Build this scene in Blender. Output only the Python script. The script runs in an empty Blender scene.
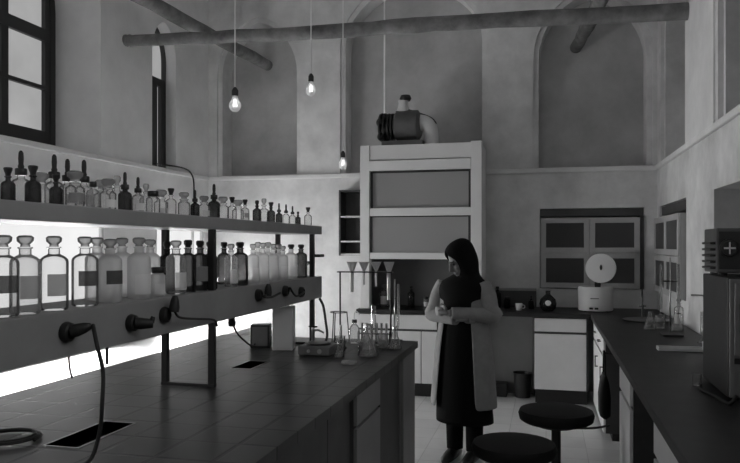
import bpy, bmesh, math, random
from mathutils import Vector, Matrix

random.seed(7)
SC = bpy.context.scene
COL = SC.collection
PI = math.pi
# ------------------------------------------------------------------ camera
FPX, VPX, HOR, CAMH = 707.0, 546.0, 245.0, 1.57
YAW = math.atan((VPX - 370.0) / FPX)
SN, CS = math.sin(YAW), math.cos(YAW)


def ray(px):
    xc = (px - 370.0) / FPX
    return -SN + xc * CS, CS + xc * SN


def at_x(px, X):            # distance along the room where the sight line through px meets the plane X
    a, b = ray(px)
    return X / a * b


def at_z(px, py, z):        # floor-plan point of a spot of height z
    d = (CAMH - z) * FPX / (py - HOR)
    a, b = ray(px)
    return a * d, b * d


def pt(px, py, X):          # point on the plane X
    a, b = ray(px)
    d = X / a
    return Vector((X, b * d, CAMH + (HOR - py) / FPX * d))


def pt_y(px, py, Y):
    a, b = ray(px)
    d = Y / b
    return Vector((a * d, Y, CAMH + (HOR - py) / FPX * d))


cam = bpy.data.cameras.new('camera')
camo = bpy.data.objects.new('camera', cam)
COL.objects.link(camo)
camo.location = (0, 0, CAMH)
camo.rotation_euler = (PI / 2, 0, YAW)
cam.sensor_width = 36
cam.lens = FPX / 740 * 36
cam.shift_y = (HOR - 231.5) / 740
cam.clip_start = 0.05
SC.camera = camo

# ------------------------------------------------------------------ materials
MATS = {}


def nodes(name):
    m = bpy.data.materials.new(name)
    m.use_nodes = True
    nt = m.node_tree
    for n in list(nt.nodes):
        nt.nodes.remove(n)
    out = nt.nodes.new('ShaderNodeOutputMaterial')
    return m, nt, out


def g(v):
    return (v, v, v, 1)


def mat(name, val, rough=0.6, metal=0.0, var=0.0, scale=6.0, bump=0.0, stretch=None, spec=0.5, sheen=0):
    if name in MATS:
        return MATS[name]
    m, nt, out = nodes(name)
    b = nt.nodes.new('ShaderNodeBsdfPrincipled')
    b.inputs['Base Color'].default_value = g(val)
    b.inputs['Roughness'].default_value = rough
    b.inputs['Metallic'].default_value = metal
    b.inputs['Specular IOR Level'].default_value = spec
    nt.links.new(b.outputs[0], out.inputs[0])
    if var or bump:
        tc = nt.nodes.new('ShaderNodeTexCoord')
        mp = nt.nodes.new('ShaderNodeMapping')
        if stretch:
            mp.inputs['Scale'].default_value = stretch
        nt.links.new(tc.outputs['Object'], mp.inputs[0])
        n = nt.nodes.new('ShaderNodeTexNoise')
        n.inputs['Scale'].default_value = scale
        n.inputs['Detail'].default_value = 6
        n.inputs['Roughness'].default_value = 0.62
        nt.links.new(mp.outputs[0], n.inputs['Vector'])
        if var:
            r = nt.nodes.new('ShaderNodeMapRange')
            r.inputs['From Min'].default_value = 0.3
            r.inputs['From Max'].default_value = 0.7
            r.inputs['To Min'].default_value = val * (1 - var)
            r.inputs['To Max'].default_value = val * (1 + var)
            nt.links.new(n.outputs['Fac'], r.inputs[0])
            nt.links.new(r.outputs[0], b.inputs['Base Color'])
        if bump:
            bp = nt.nodes.new('ShaderNodeBump')
            bp.inputs['Strength'].default_value = bump
            bp.inputs['Distance'].default_value = 0.02
            nt.links.new(n.outputs['Fac'], bp.inputs['Height'])
            nt.links.new(bp.outputs[0], b.inputs['Normal'])
    MATS[name] = m
    return m


def tile_mat(name, val, grout, size, rough, var=0.25, mortar=0.03, spec=0.5, bump=0.4):
    m, nt, out = nodes(name)
    b = nt.nodes.new('ShaderNodeBsdfPrincipled')
    b.inputs['Roughness'].default_value = rough
    b.inputs['Specular IOR Level'].default_value = spec
    nt.links.new(b.outputs[0], out.inputs[0])
    tc = nt.nodes.new('ShaderNodeTexCoord')
    br = nt.nodes.new('ShaderNodeTexBrick')
    br.offset = 0.0
    br.squash = 1.0
    br.inputs['Scale'].default_value = 1.0 / size
    br.inputs['Brick Width'].default_value = 1.0
    br.inputs['Row Height'].default_value = 1.0
    br.inputs['Mortar Size'].default_value = mortar
    br.inputs['Mortar Smooth'].default_value = 0.2
    br.inputs['Color1'].default_value = g(val * (1 - var))
    br.inputs['Color2'].default_value = g(val * (1 + var))
    br.inputs['Mortar'].default_value = g(grout)
    nt.links.new(tc.outputs['Object'], br.inputs['Vector'])
    n = nt.nodes.new('ShaderNodeTexNoise')
    n.inputs['Scale'].default_value = 5
    n.inputs['Detail'].default_value = 5
    nt.links.new(tc.outputs['Object'], n.inputs['Vector'])
    mx = nt.nodes.new('ShaderNodeMixRGB')
    mx.blend_type = 'OVERLAY'
    mx.inputs[0].default_value = 0.35
    nt.links.new(br.outputs['Color'], mx.inputs[1])
    nt.links.new(n.outputs['Fac'], mx.inputs[2])
    nt.links.new(mx.outputs[0], b.inputs['Base Color'])
    bp = nt.nodes.new('ShaderNodeBump')
    bp.inputs['Strength'].default_value = bump
    bp.inputs['Distance'].default_value = 0.004
    bp.invert = True
    nt.links.new(br.outputs['Fac'], bp.inputs['Height'])
    nt.links.new(bp.outputs[0], b.inputs['Normal'])
    MATS[name] = m
    return m


def glass_mat(name, face, edge, body=0.0, bodyval=0.5, ior=1.35, rough=0.04):
    """thin-walled glass: see-through, darker and more mirror-like towards its rims"""
    m, nt, out = nodes(name)
    lw = nt.nodes.new('ShaderNodeLayerWeight')
    lw.inputs['Blend'].default_value = 0.35
    ramp = nt.nodes.new('ShaderNodeMixRGB')
    ramp.inputs[1].default_value = g(face)
    ramp.inputs[2].default_value = g(edge)
    nt.links.new(lw.outputs['Facing'], ramp.inputs[0])
    tr = nt.nodes.new('ShaderNodeBsdfTransparent')
    nt.links.new(ramp.outputs[0], tr.inputs[0])
    gl = nt.nodes.new('ShaderNodeBsdfGlossy')
    gl.inputs['Roughness'].default_value = rough
    fr = nt.nodes.new('ShaderNodeFresnel')
    fr.inputs['IOR'].default_value = ior
    mx = nt.nodes.new('ShaderNodeMixShader')
    nt.links.new(fr.outputs[0], mx.inputs[0])
    nt.links.new(tr.outputs[0], mx.inputs[1])
    nt.links.new(gl.outputs[0], mx.inputs[2])
    last = mx
    if body:
        df = nt.nodes.new('ShaderNodeBsdfDiffuse')
        df.inputs[0].default_value = g(bodyval)
        tl = nt.nodes.new('ShaderNodeBsdfTranslucent')
        tl.inputs[0].default_value = g(bodyval)
        ad = nt.nodes.new('ShaderNodeMixShader')
        nt.links.new(df.outputs[0], ad.inputs[1])
        nt.links.new(tl.outputs[0], ad.inputs[2])
        m2 = nt.nodes.new('ShaderNodeMixShader')
        m2.inputs[0].default_value = body
        nt.links.new(mx.outputs[0], m2.inputs[1])
        nt.links.new(ad.outputs[0], m2.inputs[2])
        last = m2
    nt.links.new(last.outputs[0], out.inputs[0])
    MATS[name] = m
    return m


def emit_mat(name, val, strength, var=0.1, scale=2.0):
    m, nt, out = nodes(name)
    e = nt.nodes.new('ShaderNodeEmission')
    e.inputs['Strength'].default_value = strength
    tc = nt.nodes.new('ShaderNodeTexCoord')
    n = nt.nodes.new('ShaderNodeTexNoise')
    n.inputs['Scale'].default_value = scale
    n.inputs['Detail'].default_value = 4
    nt.links.new(tc.outputs['Object'], n.inputs['Vector'])
    r = nt.nodes.new('ShaderNodeMapRange')
    r.inputs['From Min'].default_value = 0.3
    r.inputs['From Max'].default_value = 0.7
    r.inputs['To Min'].default_value = val * (1 - var)
    r.inputs['To Max'].default_value = val * (1 + var)
    nt.links.new(n.outputs['Fac'], r.inputs[0])
    nt.links.new(r.outputs[0], e.inputs['Color'])
    nt.links.new(e.outputs[0], out.inputs[0])
    MATS[name] = m
    return m


PLASTER = mat('plaster', 0.68, 0.9, var=0.22, scale=2.2, bump=0.25)
BOOSTPLASTER = mat('light-boosted plaster', 0.84, 0.9, var=0.10, scale=1.7, bump=0.25)  # left wall plaster lightened to make up for light missing there
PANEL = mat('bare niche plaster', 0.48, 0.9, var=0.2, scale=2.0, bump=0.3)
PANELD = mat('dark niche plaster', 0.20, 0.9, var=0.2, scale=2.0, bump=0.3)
LEDGE = mat('ledge plaster', 0.75, 0.9, var=0.1, scale=3, bump=0.2)
CEIL = mat('ceiling plaster', 0.6, 0.9, var=0.15, scale=1.5)
FLOOR = tile_mat('floor tiles', 0.80, 0.62, 0.30, 0.45, 0.06, 0.012)
BENCHTOP = tile_mat('dark bench tiles', 0.034, 0.005, 0.20, 0.34, 0.3, 0.045, 0.28, 0.8)
SIDETOP = mat('dark worktop', 0.024, 0.45, var=0.4, scale=5, spec=0.28)
CABX = mat('light-boosted white lacquer', 0.84, 0.4, var=0.04, scale=3)  # cabinet white raised in place of light the island blocks
WHITETOP = mat('white bench top', 0.82, 0.35)
WOOD_LOG = mat('weathered log', 0.17, 0.85, var=0.55, scale=5, bump=0.6, stretch=(1, 1, 1))
FRAME = mat('dark window frame', 0.03, 0.5)
DUSTY = emit_mat('dusty upper glass', 0.36, 1.0, 0.14, 1.6)
POWER = dict(near=35.0, view=0.88, far=0.5, upper=0.36, front=1.6, right=3.6, bulb=5.0)
HOTFILL = emit_mat('hidden fill pane', 1.0, POWER['near'], 0.03, 1.2)  # strong fill added in the lower panes, hidden behind the rack trunking
FROST = emit_mat('frosted pane', 1.0, POWER['view'], 0.05, 1.5)
LITF = emit_mat('bright frosted glass nearer the viewer', 1.0, POWER['far'], 0.03, 1.2)
UPF = emit_mat('clean upper glass', 1.0, POWER['upper'], 0.03, 1.2)
FRFILL = emit_mat('added front fill pane', 1.0, POWER['front'], 0.03, 1.2)  # unseen window behind the camera, added as fill light
RTFILL = emit_mat('added right fill pane', 1.0, POWER['right'], 0.03, 1.2)  # unseen right-wall window, added as fill light
CABW = mat('white cabinet lacquer', 0.65, 0.4, var=0.06, scale=3)
CABW2 = mat('pale cupboard paint', 0.46, 0.5, var=0.08, scale=6)
CABG = mat('grey cabinet lacquer', 0.22, 0.45, var=0.1, scale=3)
CABD = mat('dark cabinet wood', 0.05, 0.5, var=0.3, scale=4)
DARK = mat('black plastic', 0.012, 0.4)
RUBBER = mat('black rubber', 0.010, 0.6)
SHELF = mat('grey painted shelf', 0.26, 0.5, var=0.12, scale=4)
POST = mat('dark steel post', 0.03, 0.4, 0.3)
STEEL = mat('steel', 0.45, 0.3, 0.9)
GREYM = mat('grey enamel', 0.16, 0.45, var=0.15, scale=8)
GREYD = mat('dark grey enamel', 0.09, 0.45, var=0.2, scale=8)
HOODW = mat('pale hood lacquer', 0.70, 0.45, var=0.05, scale=2)
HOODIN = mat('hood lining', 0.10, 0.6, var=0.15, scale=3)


def paper_mat(name, val, thru):
    m, nt, out = nodes(name)
    df = nt.nodes.new('ShaderNodeBsdfDiffuse')
    df.inputs[0].default_value = g(val)
    tl = nt.nodes.new('ShaderNodeBsdfTransparent')
    tl.inputs[0].default_value = g(thru)
    n = nt.nodes.new('ShaderNodeTexNoise')
    n.inputs['Scale'].default_value = 60
    r = nt.nodes.new('ShaderNodeMapRange')
    r.inputs['To Min'].default_value = 0.35
    r.inputs['To Max'].default_value = 0.65
    nt.links.new(n.outputs['Fac'], r.inputs[0])
    mx = nt.nodes.new('ShaderNodeMixShader')
    nt.links.new(r.outputs[0], mx.inputs[0])
    nt.links.new(df.outputs[0], mx.inputs[1])
    nt.links.new(tl.outputs[0], mx.inputs[2])
    nt.links.new(mx.outputs[0], out.inputs[0])
    return m


PAPER = mat('white paper label', 0.85, 0.8)
PAPERW = paper_mat('thin white paper label', 0.9, 0.95)
PAPERG = paper_mat('thin grey paper label', 0.4, 0.75)
PAPERD = paper_mat('thin dark paper label', 0.15, 0.5)
CLEAR = glass_mat('clear glass', 0.95, 0.84, 0.08, 0.85, 1.22)
MILKY = glass_mat('milky filled glass', 0.92, 0.75, 0.42, 0.95, 1.3)
CLOUD = glass_mat('clouded clear glass', 0.93, 0.74, 0.22, 0.92, 1.25)
AMBER = glass_mat('dark brown glass', 0.32, 0.09, 0.16, 0.11)
STOPG = glass_mat('stopper glass', 0.75, 0.5, 0.3, 0.6)
FUNG = glass_mat('bright funnel glass', 0.9, 0.6, 0.55, 0.9)
SASH = glass_mat('hood sash glass', 0.62, 0.4, 0.7, 0.72)
CABGL = glass_mat('cabinet pane glass', 0.5, 0.3, 0.65, 0.24)
BULB = glass_mat('bulb glass', 0.85, 0.35, 0.5, 0.95)
SKIN = mat('skin', 0.17, 0.6)
COATM = mat('pale coat cloth', 0.26, 0.85, var=0.12, scale=14)
SCARF = mat('black scarf cloth', 0.005, 0.9, spec=0.15)
DRESS = mat('black dress cloth', 0.005, 0.9, spec=0.15)
SEATM = mat('black vinyl', 0.006, 0.6, spec=0.2)

# ------------------------------------------------------------------ mesh helper


class MB:
    def __init__(self):
        self.bm = bmesh.new()

    def box(self, x0, x1, y0, y1, z0, z1, bevel=0.0):
        r = bmesh.ops.create_cube(self.bm, size=1.0)
        vs = r['verts']
        for v in vs:
            v.co = Vector(((x0 + x1) / 2 + v.co.x * (x1 - x0), (y0 + y1) / 2 + v.co.y * (y1 - y0),
                           (z0 + z1) / 2 + v.co.z * (z1 - z0)))
        if bevel:
            es = list({e for v in vs for e in v.link_edges})
            bmesh.ops.bevel(self.bm, geom=es, offset=bevel, segments=2, affect='EDGES', profile=0.5)
        return self

    def beam(self, p0, p1, w, t, up=Vector((0, 0, 1))):
        p0, p1 = Vector(p0), Vector(p1)
        d = (p1 - p0).normalized()
        s = d.cross(up)
        if s.length < 1e-4:
            s = d.cross(Vector((1, 0, 0)))
        s.normalize()
        u = s.cross(d).normalized()
        vs = []
        for p in (p0, p1):
            for a, b in ((-1, -1), (1, -1), (1, 1), (-1, 1)):
                vs.append(self.bm.verts.new(p + s * (a * w / 2) + u * (b * t / 2)))
        f = self.bm.faces.new
        f(vs[0:4][::-1]); f(vs[4:8])
        for i in range(4):
            j = (i + 1) % 4
            f((vs[i], vs[j], vs[4 + j], vs[4 + i]))
        return self

    def lathe(self, prof, seg=16, c=(0, 0, 0), axis='Z', sx=1.0, sy=1.0):
        c = Vector(c)
        rings = []
        for r, z in prof:
            ring = []
            if r < 1e-5:
                p = Vector((0, 0, z))
                ring = [p]
            else:
                ring = [Vector((r * sx * math.cos(2 * PI * i / seg), r * sy * math.sin(2 * PI * i / seg), z)) for i in range(seg)]
            rings.append(ring)
        vv = []
        for ring in rings:
            o = []
            for p in ring:
                if axis == 'X':
                    p = Vector((p.z, p.x, p.y))
                elif axis == 'Y':
                    p = Vector((p.y, p.z, p.x))
                o.append(self.bm.verts.new(c + p))
            vv.append(o)
        for a, b in zip(vv[:-1], vv[1:]):
            for i in range(seg):
                j = (i + 1) % seg
                if len(a) == 1 and len(b) == 1:
                    continue
                if len(a) == 1:
                    self.bm.faces.new((a[0], b[j], b[i]))
                elif len(b) == 1:
                    self.bm.faces.new((a[i], a[j], b[0]))
                else:
                    self.bm.faces.new((a[i], a[j], b[j], b[i]))
        return self

    def cyl(self, c, r, h, seg=16, axis='Z', bev=0.0):
        if bev:
            prof = [(0, 0), (r - bev, 0), (r, bev), (r, h - bev), (r - bev, h), (0, h)]
        else:
            prof = [(0, 0), (r, 0), (r, h), (0, h)]
        return self.lathe(prof, seg, c, axis)

    def loft(self, rings, cap=True):
        """rings: lists of equal length of points"""
        vv = [[self.bm.verts.new(Vector(p)) for p in r] for r in rings]
        n = len(vv[0])
        for a, b in zip(vv[:-1], vv[1:]):
            for i in range(n):
                j = (i + 1) % n
                self.bm.faces.new((a[i], a[j], b[j], b[i]))
        if cap:
            self.bm.faces.new(vv[0][::-1])
            self.bm.faces.new(vv[-1])
        return self

    def tube(self, pts, rad, seg=8, smooth=True, cap=True, squash=1.0):
        P = [Vector(p) for p in pts]
        n = len(P)
        R = [rad] * n if not isinstance(rad, (list, tuple)) else list(rad)
        if smooth and n > 2:
            Q, RR = [], []
            k = 5
            for i in range(n - 1):
                p0 = P[max(i - 1, 0)]; p1 = P[i]; p2 = P[i + 1]; p3 = P[min(i + 2, n - 1)]
                for q in range(k):
                    t = q / k
                    Q.append(0.5 * ((2 * p1) + (p2 - p0) * t + (2 * p0 - 5 * p1 + 4 * p2 - p3) * t * t + (3 * p1 - p0 - 3 * p2 + p3) * t ** 3))
                    RR.append(R[i] * (1 - t) + R[i + 1] * t)
            Q.append(P[-1]); RR.append(R[-1])
            P, R = Q, RR
            n = len(P)
        rings = []
        prev = None
        for i in range(n):
            d = (P[min(i + 1, n - 1)] - P[max(i - 1, 0)]).normalized()
            if prev is None:
                s = d.cross(Vector((0, 0, 1)))
                if s.length < 1e-3:
                    s = d.cross(Vector((1, 0, 0)))
            else:
                s = prev - d * prev.dot(d)
            s.normalize()
            prev = s
            u = d.cross(s).normalized()
            rings.append([P[i] + (s * math.cos(2 * PI * k / seg) + u * math.sin(2 * PI * k / seg) * squash) * R[i] for k in range(seg)])
        return self.loft(rings, cap)

    def ball(self, c, rx, ry=None, rz=None, seg=14, rot=None):
        ry = rx if ry is None else ry
        rz = rx if rz is None else rz
        r = bmesh.ops.create_uvsphere(self.bm, u_segments=seg, v_segments=max(6, seg * 2 // 3), radius=1.0)
        for v in r['verts']:
            p = Vector((v.co.x * rx, v.co.y * ry, v.co.z * rz))
            if rot is not None:
                p = rot @ p
            v.co = p + Vector(c)
        return self

    def plate(self, outer, holes, z0, z1):
        """horizontal slab with openings right through it"""
        return self._plate(outer, holes, lambda u, v, w: Vector((u, v, w)), z0, z1)

    def _plate(self, outer, holes, fn, w0, w1):
        loops = []
        for w in (w0, w1):
            edges, ls = [], []
            for L in [outer] + holes:
                vs = [self.bm.verts.new(fn(u, v, w)) for u, v in L]
                ls.append(vs)
                for i in range(len(vs)):
                    edges.append(self.bm.edges.new((vs[i], vs[(i + 1) % len(vs)])))
            bmesh.ops.triangle_fill(self.bm, edges=edges, use_beauty=True, use_dissolve=False)
            loops.append(ls)
        for a, b in zip(*loops):
            n = len(a)
            for i in range(n):
                j = (i + 1) % n
                self.bm.faces.new((a[i], a[j], b[j], b[i]))
        return self

    def build(self, name, material, parent=None, smooth=False, world=False, recalc=True):
        bm = self.bm
        if recalc:
            bmesh.ops.recalc_face_normals(bm, faces=bm.faces[:])
        if world and parent is not None:
            r = parent
            while r.parent is not None:
                r = r.parent
            bmesh.ops.translate(bm, verts=bm.verts[:], vec=-Vector(r.location))
        me = bpy.data.meshes.new(name)
        bm.to_mesh(me)
        bm.free()
        me.materials.append(material)
        if smooth:
            for p in me.polygons:
                p.use_smooth = True
            if smooth is not True:
                me.set_sharp_from_angle(angle=math.radians(smooth))
        o = bpy.data.objects.new(name, me)
        COL.objects.link(o)
        if parent is not None:
            o.parent = parent
        return o


def tag(o, label, cat, group=None):
    o['label'] = label
    o['category'] = cat
    if group:
        o['group'] = group
    return o


def thing(name, label, cat, loc, rz=0.0, group=None):
    o = bpy.data.objects.new(name, None)
    COL.objects.link(o)
    o.empty_display_size = 0.1
    o.location = loc
    o.rotation_euler = (0, 0, rz)
    return tag(o, label, cat, group)


def struct(o):
    o['kind'] = 'structure'
    return o


def copy_tree(o, parent=None):
    c = o.copy()
    COL.objects.link(c)
    if parent is not None:
        c.parent = parent
    for ch in list(o.children):
        copy_tree(ch, c)
    return c


def ordinal(n):
    w = ['first', 'second', 'third', 'fourth', 'fifth', 'sixth', 'seventh', 'eighth', 'ninth', 'tenth', 'eleventh', 'twelfth',
         'thirteenth', 'fourteenth', 'fifteenth', 'sixteenth', 'seventeenth', 'eighteenth', 'nineteenth', 'twentieth']
    if n <= 20:
        return w[n - 1]
    return 'twenty-' + w[n - 21]


# ------------------------------------------------------------------ room shell
XL, XR, YB, YF, ZT, TH = -4.0, 1.13, 7.9, -1.6, 4.95, 0.65
SILL = 2.40


def rect(u0, u1, v0, v1):
    return [(u0, v0), (u1, v0), (u1, v1), (u0, v1)]


def arch(u0, u1, v0, vs, va, k=9):
    uc = (u0 + u1) / 2
    right, left = [], []
    for i in range(k + 1):
        t = i / k
        f = 1 - math.cos(t * PI / 2)
        h = 0.72 * math.sin(t * PI / 2) + 0.28 * t
        right.append((u1 + (uc - u1) * f, vs + (va - vs) * h))
        left.append((u0 + (uc - u0) * f, vs + (va - vs) * h))
    return [(u0, v0), (u1, v0)] + right + left[::-1][1:]


def wall(name, fn, outer, holes, material, panel=None):
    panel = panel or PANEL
    """holes: dicts loop, depth, through, inner. fn(u, v, w) maps to the room, w runs into the wall"""
    m = MB()
    bm = m.bm
    panels = []

    def mk(L, w):
        return [bm.verts.new(fn(u, v, w)) for u, v in L]

    def loop_edges(vs):
        return [bm.edges.new((vs[i], vs[(i + 1) % len(vs)])) for i in range(len(vs))]

    def sides(a, b):
        for i in range(len(a)):
            j = (i + 1) % len(a)
            bm.faces.new((a[i], a[j], b[j], b[i]))

    def sink(vs, h, w):
        w1 = w + h['depth']
        vb = mk(h['loop'], w1)
        sides(vs, vb)
        if h.get('through'):
            return vb
        if h.get('inner'):
            vi = mk(h['inner']['loop'], w1)
            bmesh.ops.triangle_fill(bm, edges=[e for e in loop_edges2(vb)] + loop_edges(vi), use_beauty=True)
            return sink(vi, h['inner'], w1)
        panels.append(bm.faces.new(vb))
        return None

    def loop_edges2(vs):
        out = []
        for i in range(len(vs)):
            e = bm.edges.get((vs[i], vs[(i + 1) % len(vs)]))
            out.append(e)
        return out

    vo = mk(outer, 0)
    edges = loop_edges(vo)
    hv = []
    for h in holes:
        vs = mk(h['loop'], 0)
        hv.append(vs)
        edges += loop_edges(vs)
    bmesh.ops.triangle_fill(bm, edges=edges, use_beauty=True)
    back = []
    for vs, h in zip(hv, holes):
        r = sink(vs, h, 0)
        if r:
            back.append(r)
    vob = mk(outer, TH)
    sides(vo, vob)
    eb = loop_edges2(vob)
    for r in back:
        eb += loop_edges2(r)
    bmesh.ops.triangle_fill(bm, edges=eb, use_beauty=True)
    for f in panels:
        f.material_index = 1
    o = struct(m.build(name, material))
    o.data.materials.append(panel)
    return o


def niche(u0, u1, vs, va, depth=0.24, v0=SILL, st=0.055):
    return dict(loop=arch(u0 - st, u1 + st, v0, vs, va + st), depth=0.035,
                inner=dict(loop=arch(u0, u1, v0 + 0.012, vs, va), depth=depth))


# back wall: three pointed niches, a cupboard recess
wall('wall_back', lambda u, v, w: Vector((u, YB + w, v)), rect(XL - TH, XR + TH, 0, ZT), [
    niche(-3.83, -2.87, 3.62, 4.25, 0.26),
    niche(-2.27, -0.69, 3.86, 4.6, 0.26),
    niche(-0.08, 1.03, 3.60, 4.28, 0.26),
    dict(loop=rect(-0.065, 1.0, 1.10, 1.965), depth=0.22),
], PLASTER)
# right wall
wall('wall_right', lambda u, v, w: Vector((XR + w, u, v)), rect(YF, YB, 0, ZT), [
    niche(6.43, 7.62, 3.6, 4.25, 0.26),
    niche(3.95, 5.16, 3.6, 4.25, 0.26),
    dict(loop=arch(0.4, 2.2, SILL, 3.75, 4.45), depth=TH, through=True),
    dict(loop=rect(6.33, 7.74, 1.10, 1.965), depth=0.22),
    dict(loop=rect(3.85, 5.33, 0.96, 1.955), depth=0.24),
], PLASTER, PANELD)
# left wall: tall windows above, low windows behind the side bench
UPW = [(4.36, 5.75, 0.52), (6.63, 7.12, 0.16), (1.9, 3.3, 0.47), (-0.6, 0.9, 0.47)]
LOW = [(4.30, 5.80), (6.70, 7.78), (1.8, 3.4), (-0.7, 0.9)]
LZ0, LZM, LZ1 = 0.63, 0.985, 1.80
wall('wall_left', lambda u, v, w: Vector((XL - w, u, v)), rect(YF, YB, 0, ZT),
     [dict(loop=arch(a, b, SILL, 3.75 if b - a > 1 else 3.6, 4.45 if b - a > 1 else 3.98), depth=TH, through=True) for a, b, d in UPW] +
     [dict(loop=rect(a, b, LZ0, LZ1), depth=TH, through=True) for a, b in LOW], BOOSTPLASTER)
wall('wall_front', lambda u, v, w: Vector((u, YF - w, v)), rect(XL - TH, XR + TH, 0, ZT), [dict(loop=rect(-3.5, -1.5, 1.0, 3.3), depth=TH, through=True)], PLASTER)
struct(MB().box(XL - TH, XR + TH, YF - TH, YB + TH, -0.2, 0).build('floor', FLOOR))
struct(MB().box(XL - TH, XR + TH, YF - TH, YB + TH, ZT, ZT + 0.2).build('ceiling', CEIL))
# the ledge that runs round the room under the niches
struct(MB().box(XL, XR, YB - 0.03, YB, SILL - 0.05, SILL, 0.008).build('trim_1', LEDGE))
struct(MB().box(XL, XL + 0.03, YF, YB - 0.03, SILL - 0.05, SILL, 0.008).build('trim_2', LEDGE))
struct(MB().box(XR - 0.03, XR, YF, YB - 0.03, SILL - 0.05, SILL, 0.008).build('trim_3', LEDGE))
# flat pilasters up the piers of the right wall
struct(MB().box(XR - 0.012, XR, 5.30, 6.32, SILL, ZT, 0.004).build('trim_4', LEDGE))


def window(n, X, y0, y1, z0, loop, bars_z, bars_y, pane, fw=0.07, sill=None):
    m = MB()
    pts = [Vector((X, u, v)) for u, v in loop]
    for i in range(len(pts)):
        m.beam(pts[i], pts[(i + 1) % len(pts)], fw * 2 if i else fw * 2, 0.07, Vector((1, 0, 0)))
    for z, t in bars_z:
        m.box(X - 0.03, X + 0.03, y0, y1, z - t / 2, z + t / 2)
    ztop = max(v for u, v in loop)
    for y, t in bars_y:
        m.box(X - 0.028, X + 0.028, y - t / 2, y + t / 2, z0, ztop - 0.02)
    o = struct(m.build('window_%d' % n, FRAME))
    p = MB()
    p.bm.faces.new([p.bm.verts.new((X - 0.012, u, v)) for u, v in loop])
    bm2 = p.bm
    r = bmesh.ops.extrude_face_region(bm2, geom=bm2.faces[:])
    bmesh.ops.translate(bm2, verts=[e for e in r['geom'] if isinstance(e, bmesh.types.BMVert)], vec=(-0.006, 0, 0))
    p.build('pane', pane, o)
    return o


k = 1
for a, b, d in UPW:
    big = b - a > 1
    lp = arch(a, b, SILL, 3.75 if big else 3.6, 4.45 if big else 3.98)
    cy = (a + b) / 2
    window(k, XL - d, a, b, SILL, lp,
           [(SILL + 0.12, 0.2), (3.02, 0.035), (3.51, 0.11)] if big else [(3.36, 0.08)],
           [(cy + 0.06, 0.085), (b - 0.1, 0.07)] if big else [], DUSTY if b > 4 else UPF, fw=0.07 if big else 0.02)
    if not big:
        tag_o = MB().box(XL - d - 0.03, XL - d + 0.03, 6.66, 6.95, SILL, 3.33).box(XL - d - 0.03, XL - d + 0.03, 7.03, 7.10, SILL, 3.33)
        tag_o.build('closed_shutter', FRAME, bpy.data.objects['window_%d' % k])
    k += 1
for a, b in LOW:
    X = XL - 0.03
    m = MB()
    for y0, y1, z0, z1 in ((a, b, LZ0, LZ0 + 0.03), (a, b, LZ1 - 0.03, LZ1), (a, b, LZM - 0.02, LZM + 0.02), (a, a + 0.03, LZ0, LZ1), (b - 0.03, b, LZ0, LZ1)):
        m.box(X - 0.025, X + 0.025, y0, y1, z0, z1)
    if b > 6:
        q = at_x(192, X)
        m.box(X - 0.02, X + 0.02, q - 0.008, q + 0.008, LZ0, LZ1)
    o = struct(m.build('window_%d' % k, CABW))
    hot, soft = (HOTFILL, FROST) if b > 4 else (LITF, LITF)
    MB().box(X - 0.012, X - 0.006, a, b, LZ0, LZM).build('lower_pane', hot, o)
    MB().box(X - 0.012, X - 0.006, a, b, LZM, LZ1).build('upper_pane', soft, o)
    k += 1
window(k, XR + 0.40, 0.4, 2.2, SILL, arch(0.4, 2.2, SILL, 3.75, 4.45), [(3.02, 0.035), (3.51, 0.11)], [(1.3, 0.085)], RTFILL)  # added out of view to light the left-hand faces


def fill_window_y(n, Y, x0, x1, z0, z1, pane):
    m = MB()
    for a, b, c, d in ((x0, x0 + 0.07, z0, z1), (x1 - 0.07, x1, z0, z1), (x0, x1, z0, z0 + 0.07), (x0, x1, z1 - 0.07, z1), ((x0 + x1) / 2 - 0.04, (x0 + x1) / 2 + 0.04, z0, z1), (x0, x1, 2.5, 2.56)):
        m.box(a, b, Y - 0.03, Y + 0.03, c, d)
    o = struct(m.build('window_%d' % n, FRAME))
    MB().box(x0, x1, Y - 0.018, Y - 0.012, z0, z1).build('pane', pane, o)


fill_window_y(k + 1, YF - 0.3, -3.5, -1.5, 1.0, 3.3, FRFILL)  # added behind the camera to fill the floor and front faces
# sloping plaster sills inside the big upper windows
# ------------------------------------------------------------------ logs under the roof


def log(name, label, pts, r0, r1, seed):
    rnd = random.Random(seed)
    P = [Vector(p) for p in pts]
    n = 34
    pp, rr = [], []
    for i in range(n + 1):
        t = i / n
        s = t * (len(P) - 1)
        a = min(int(s), len(P) - 2)
        q = P[a].lerp(P[a + 1], s - a)
        q = q + Vector((rnd.uniform(-1, 1), rnd.uniform(-1, 1), rnd.uniform(-1, 1))) * 0.006
        pp.append(q)
        rr.append((r0 + (r1 - r0) * t) * rnd.uniform(0.94, 1.06))
    o = MB().tube(pp, rr, 14, smooth=False).build(name, WOOD_LOG, None, 50)
    return tag(o, label, 'log beam')


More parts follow.
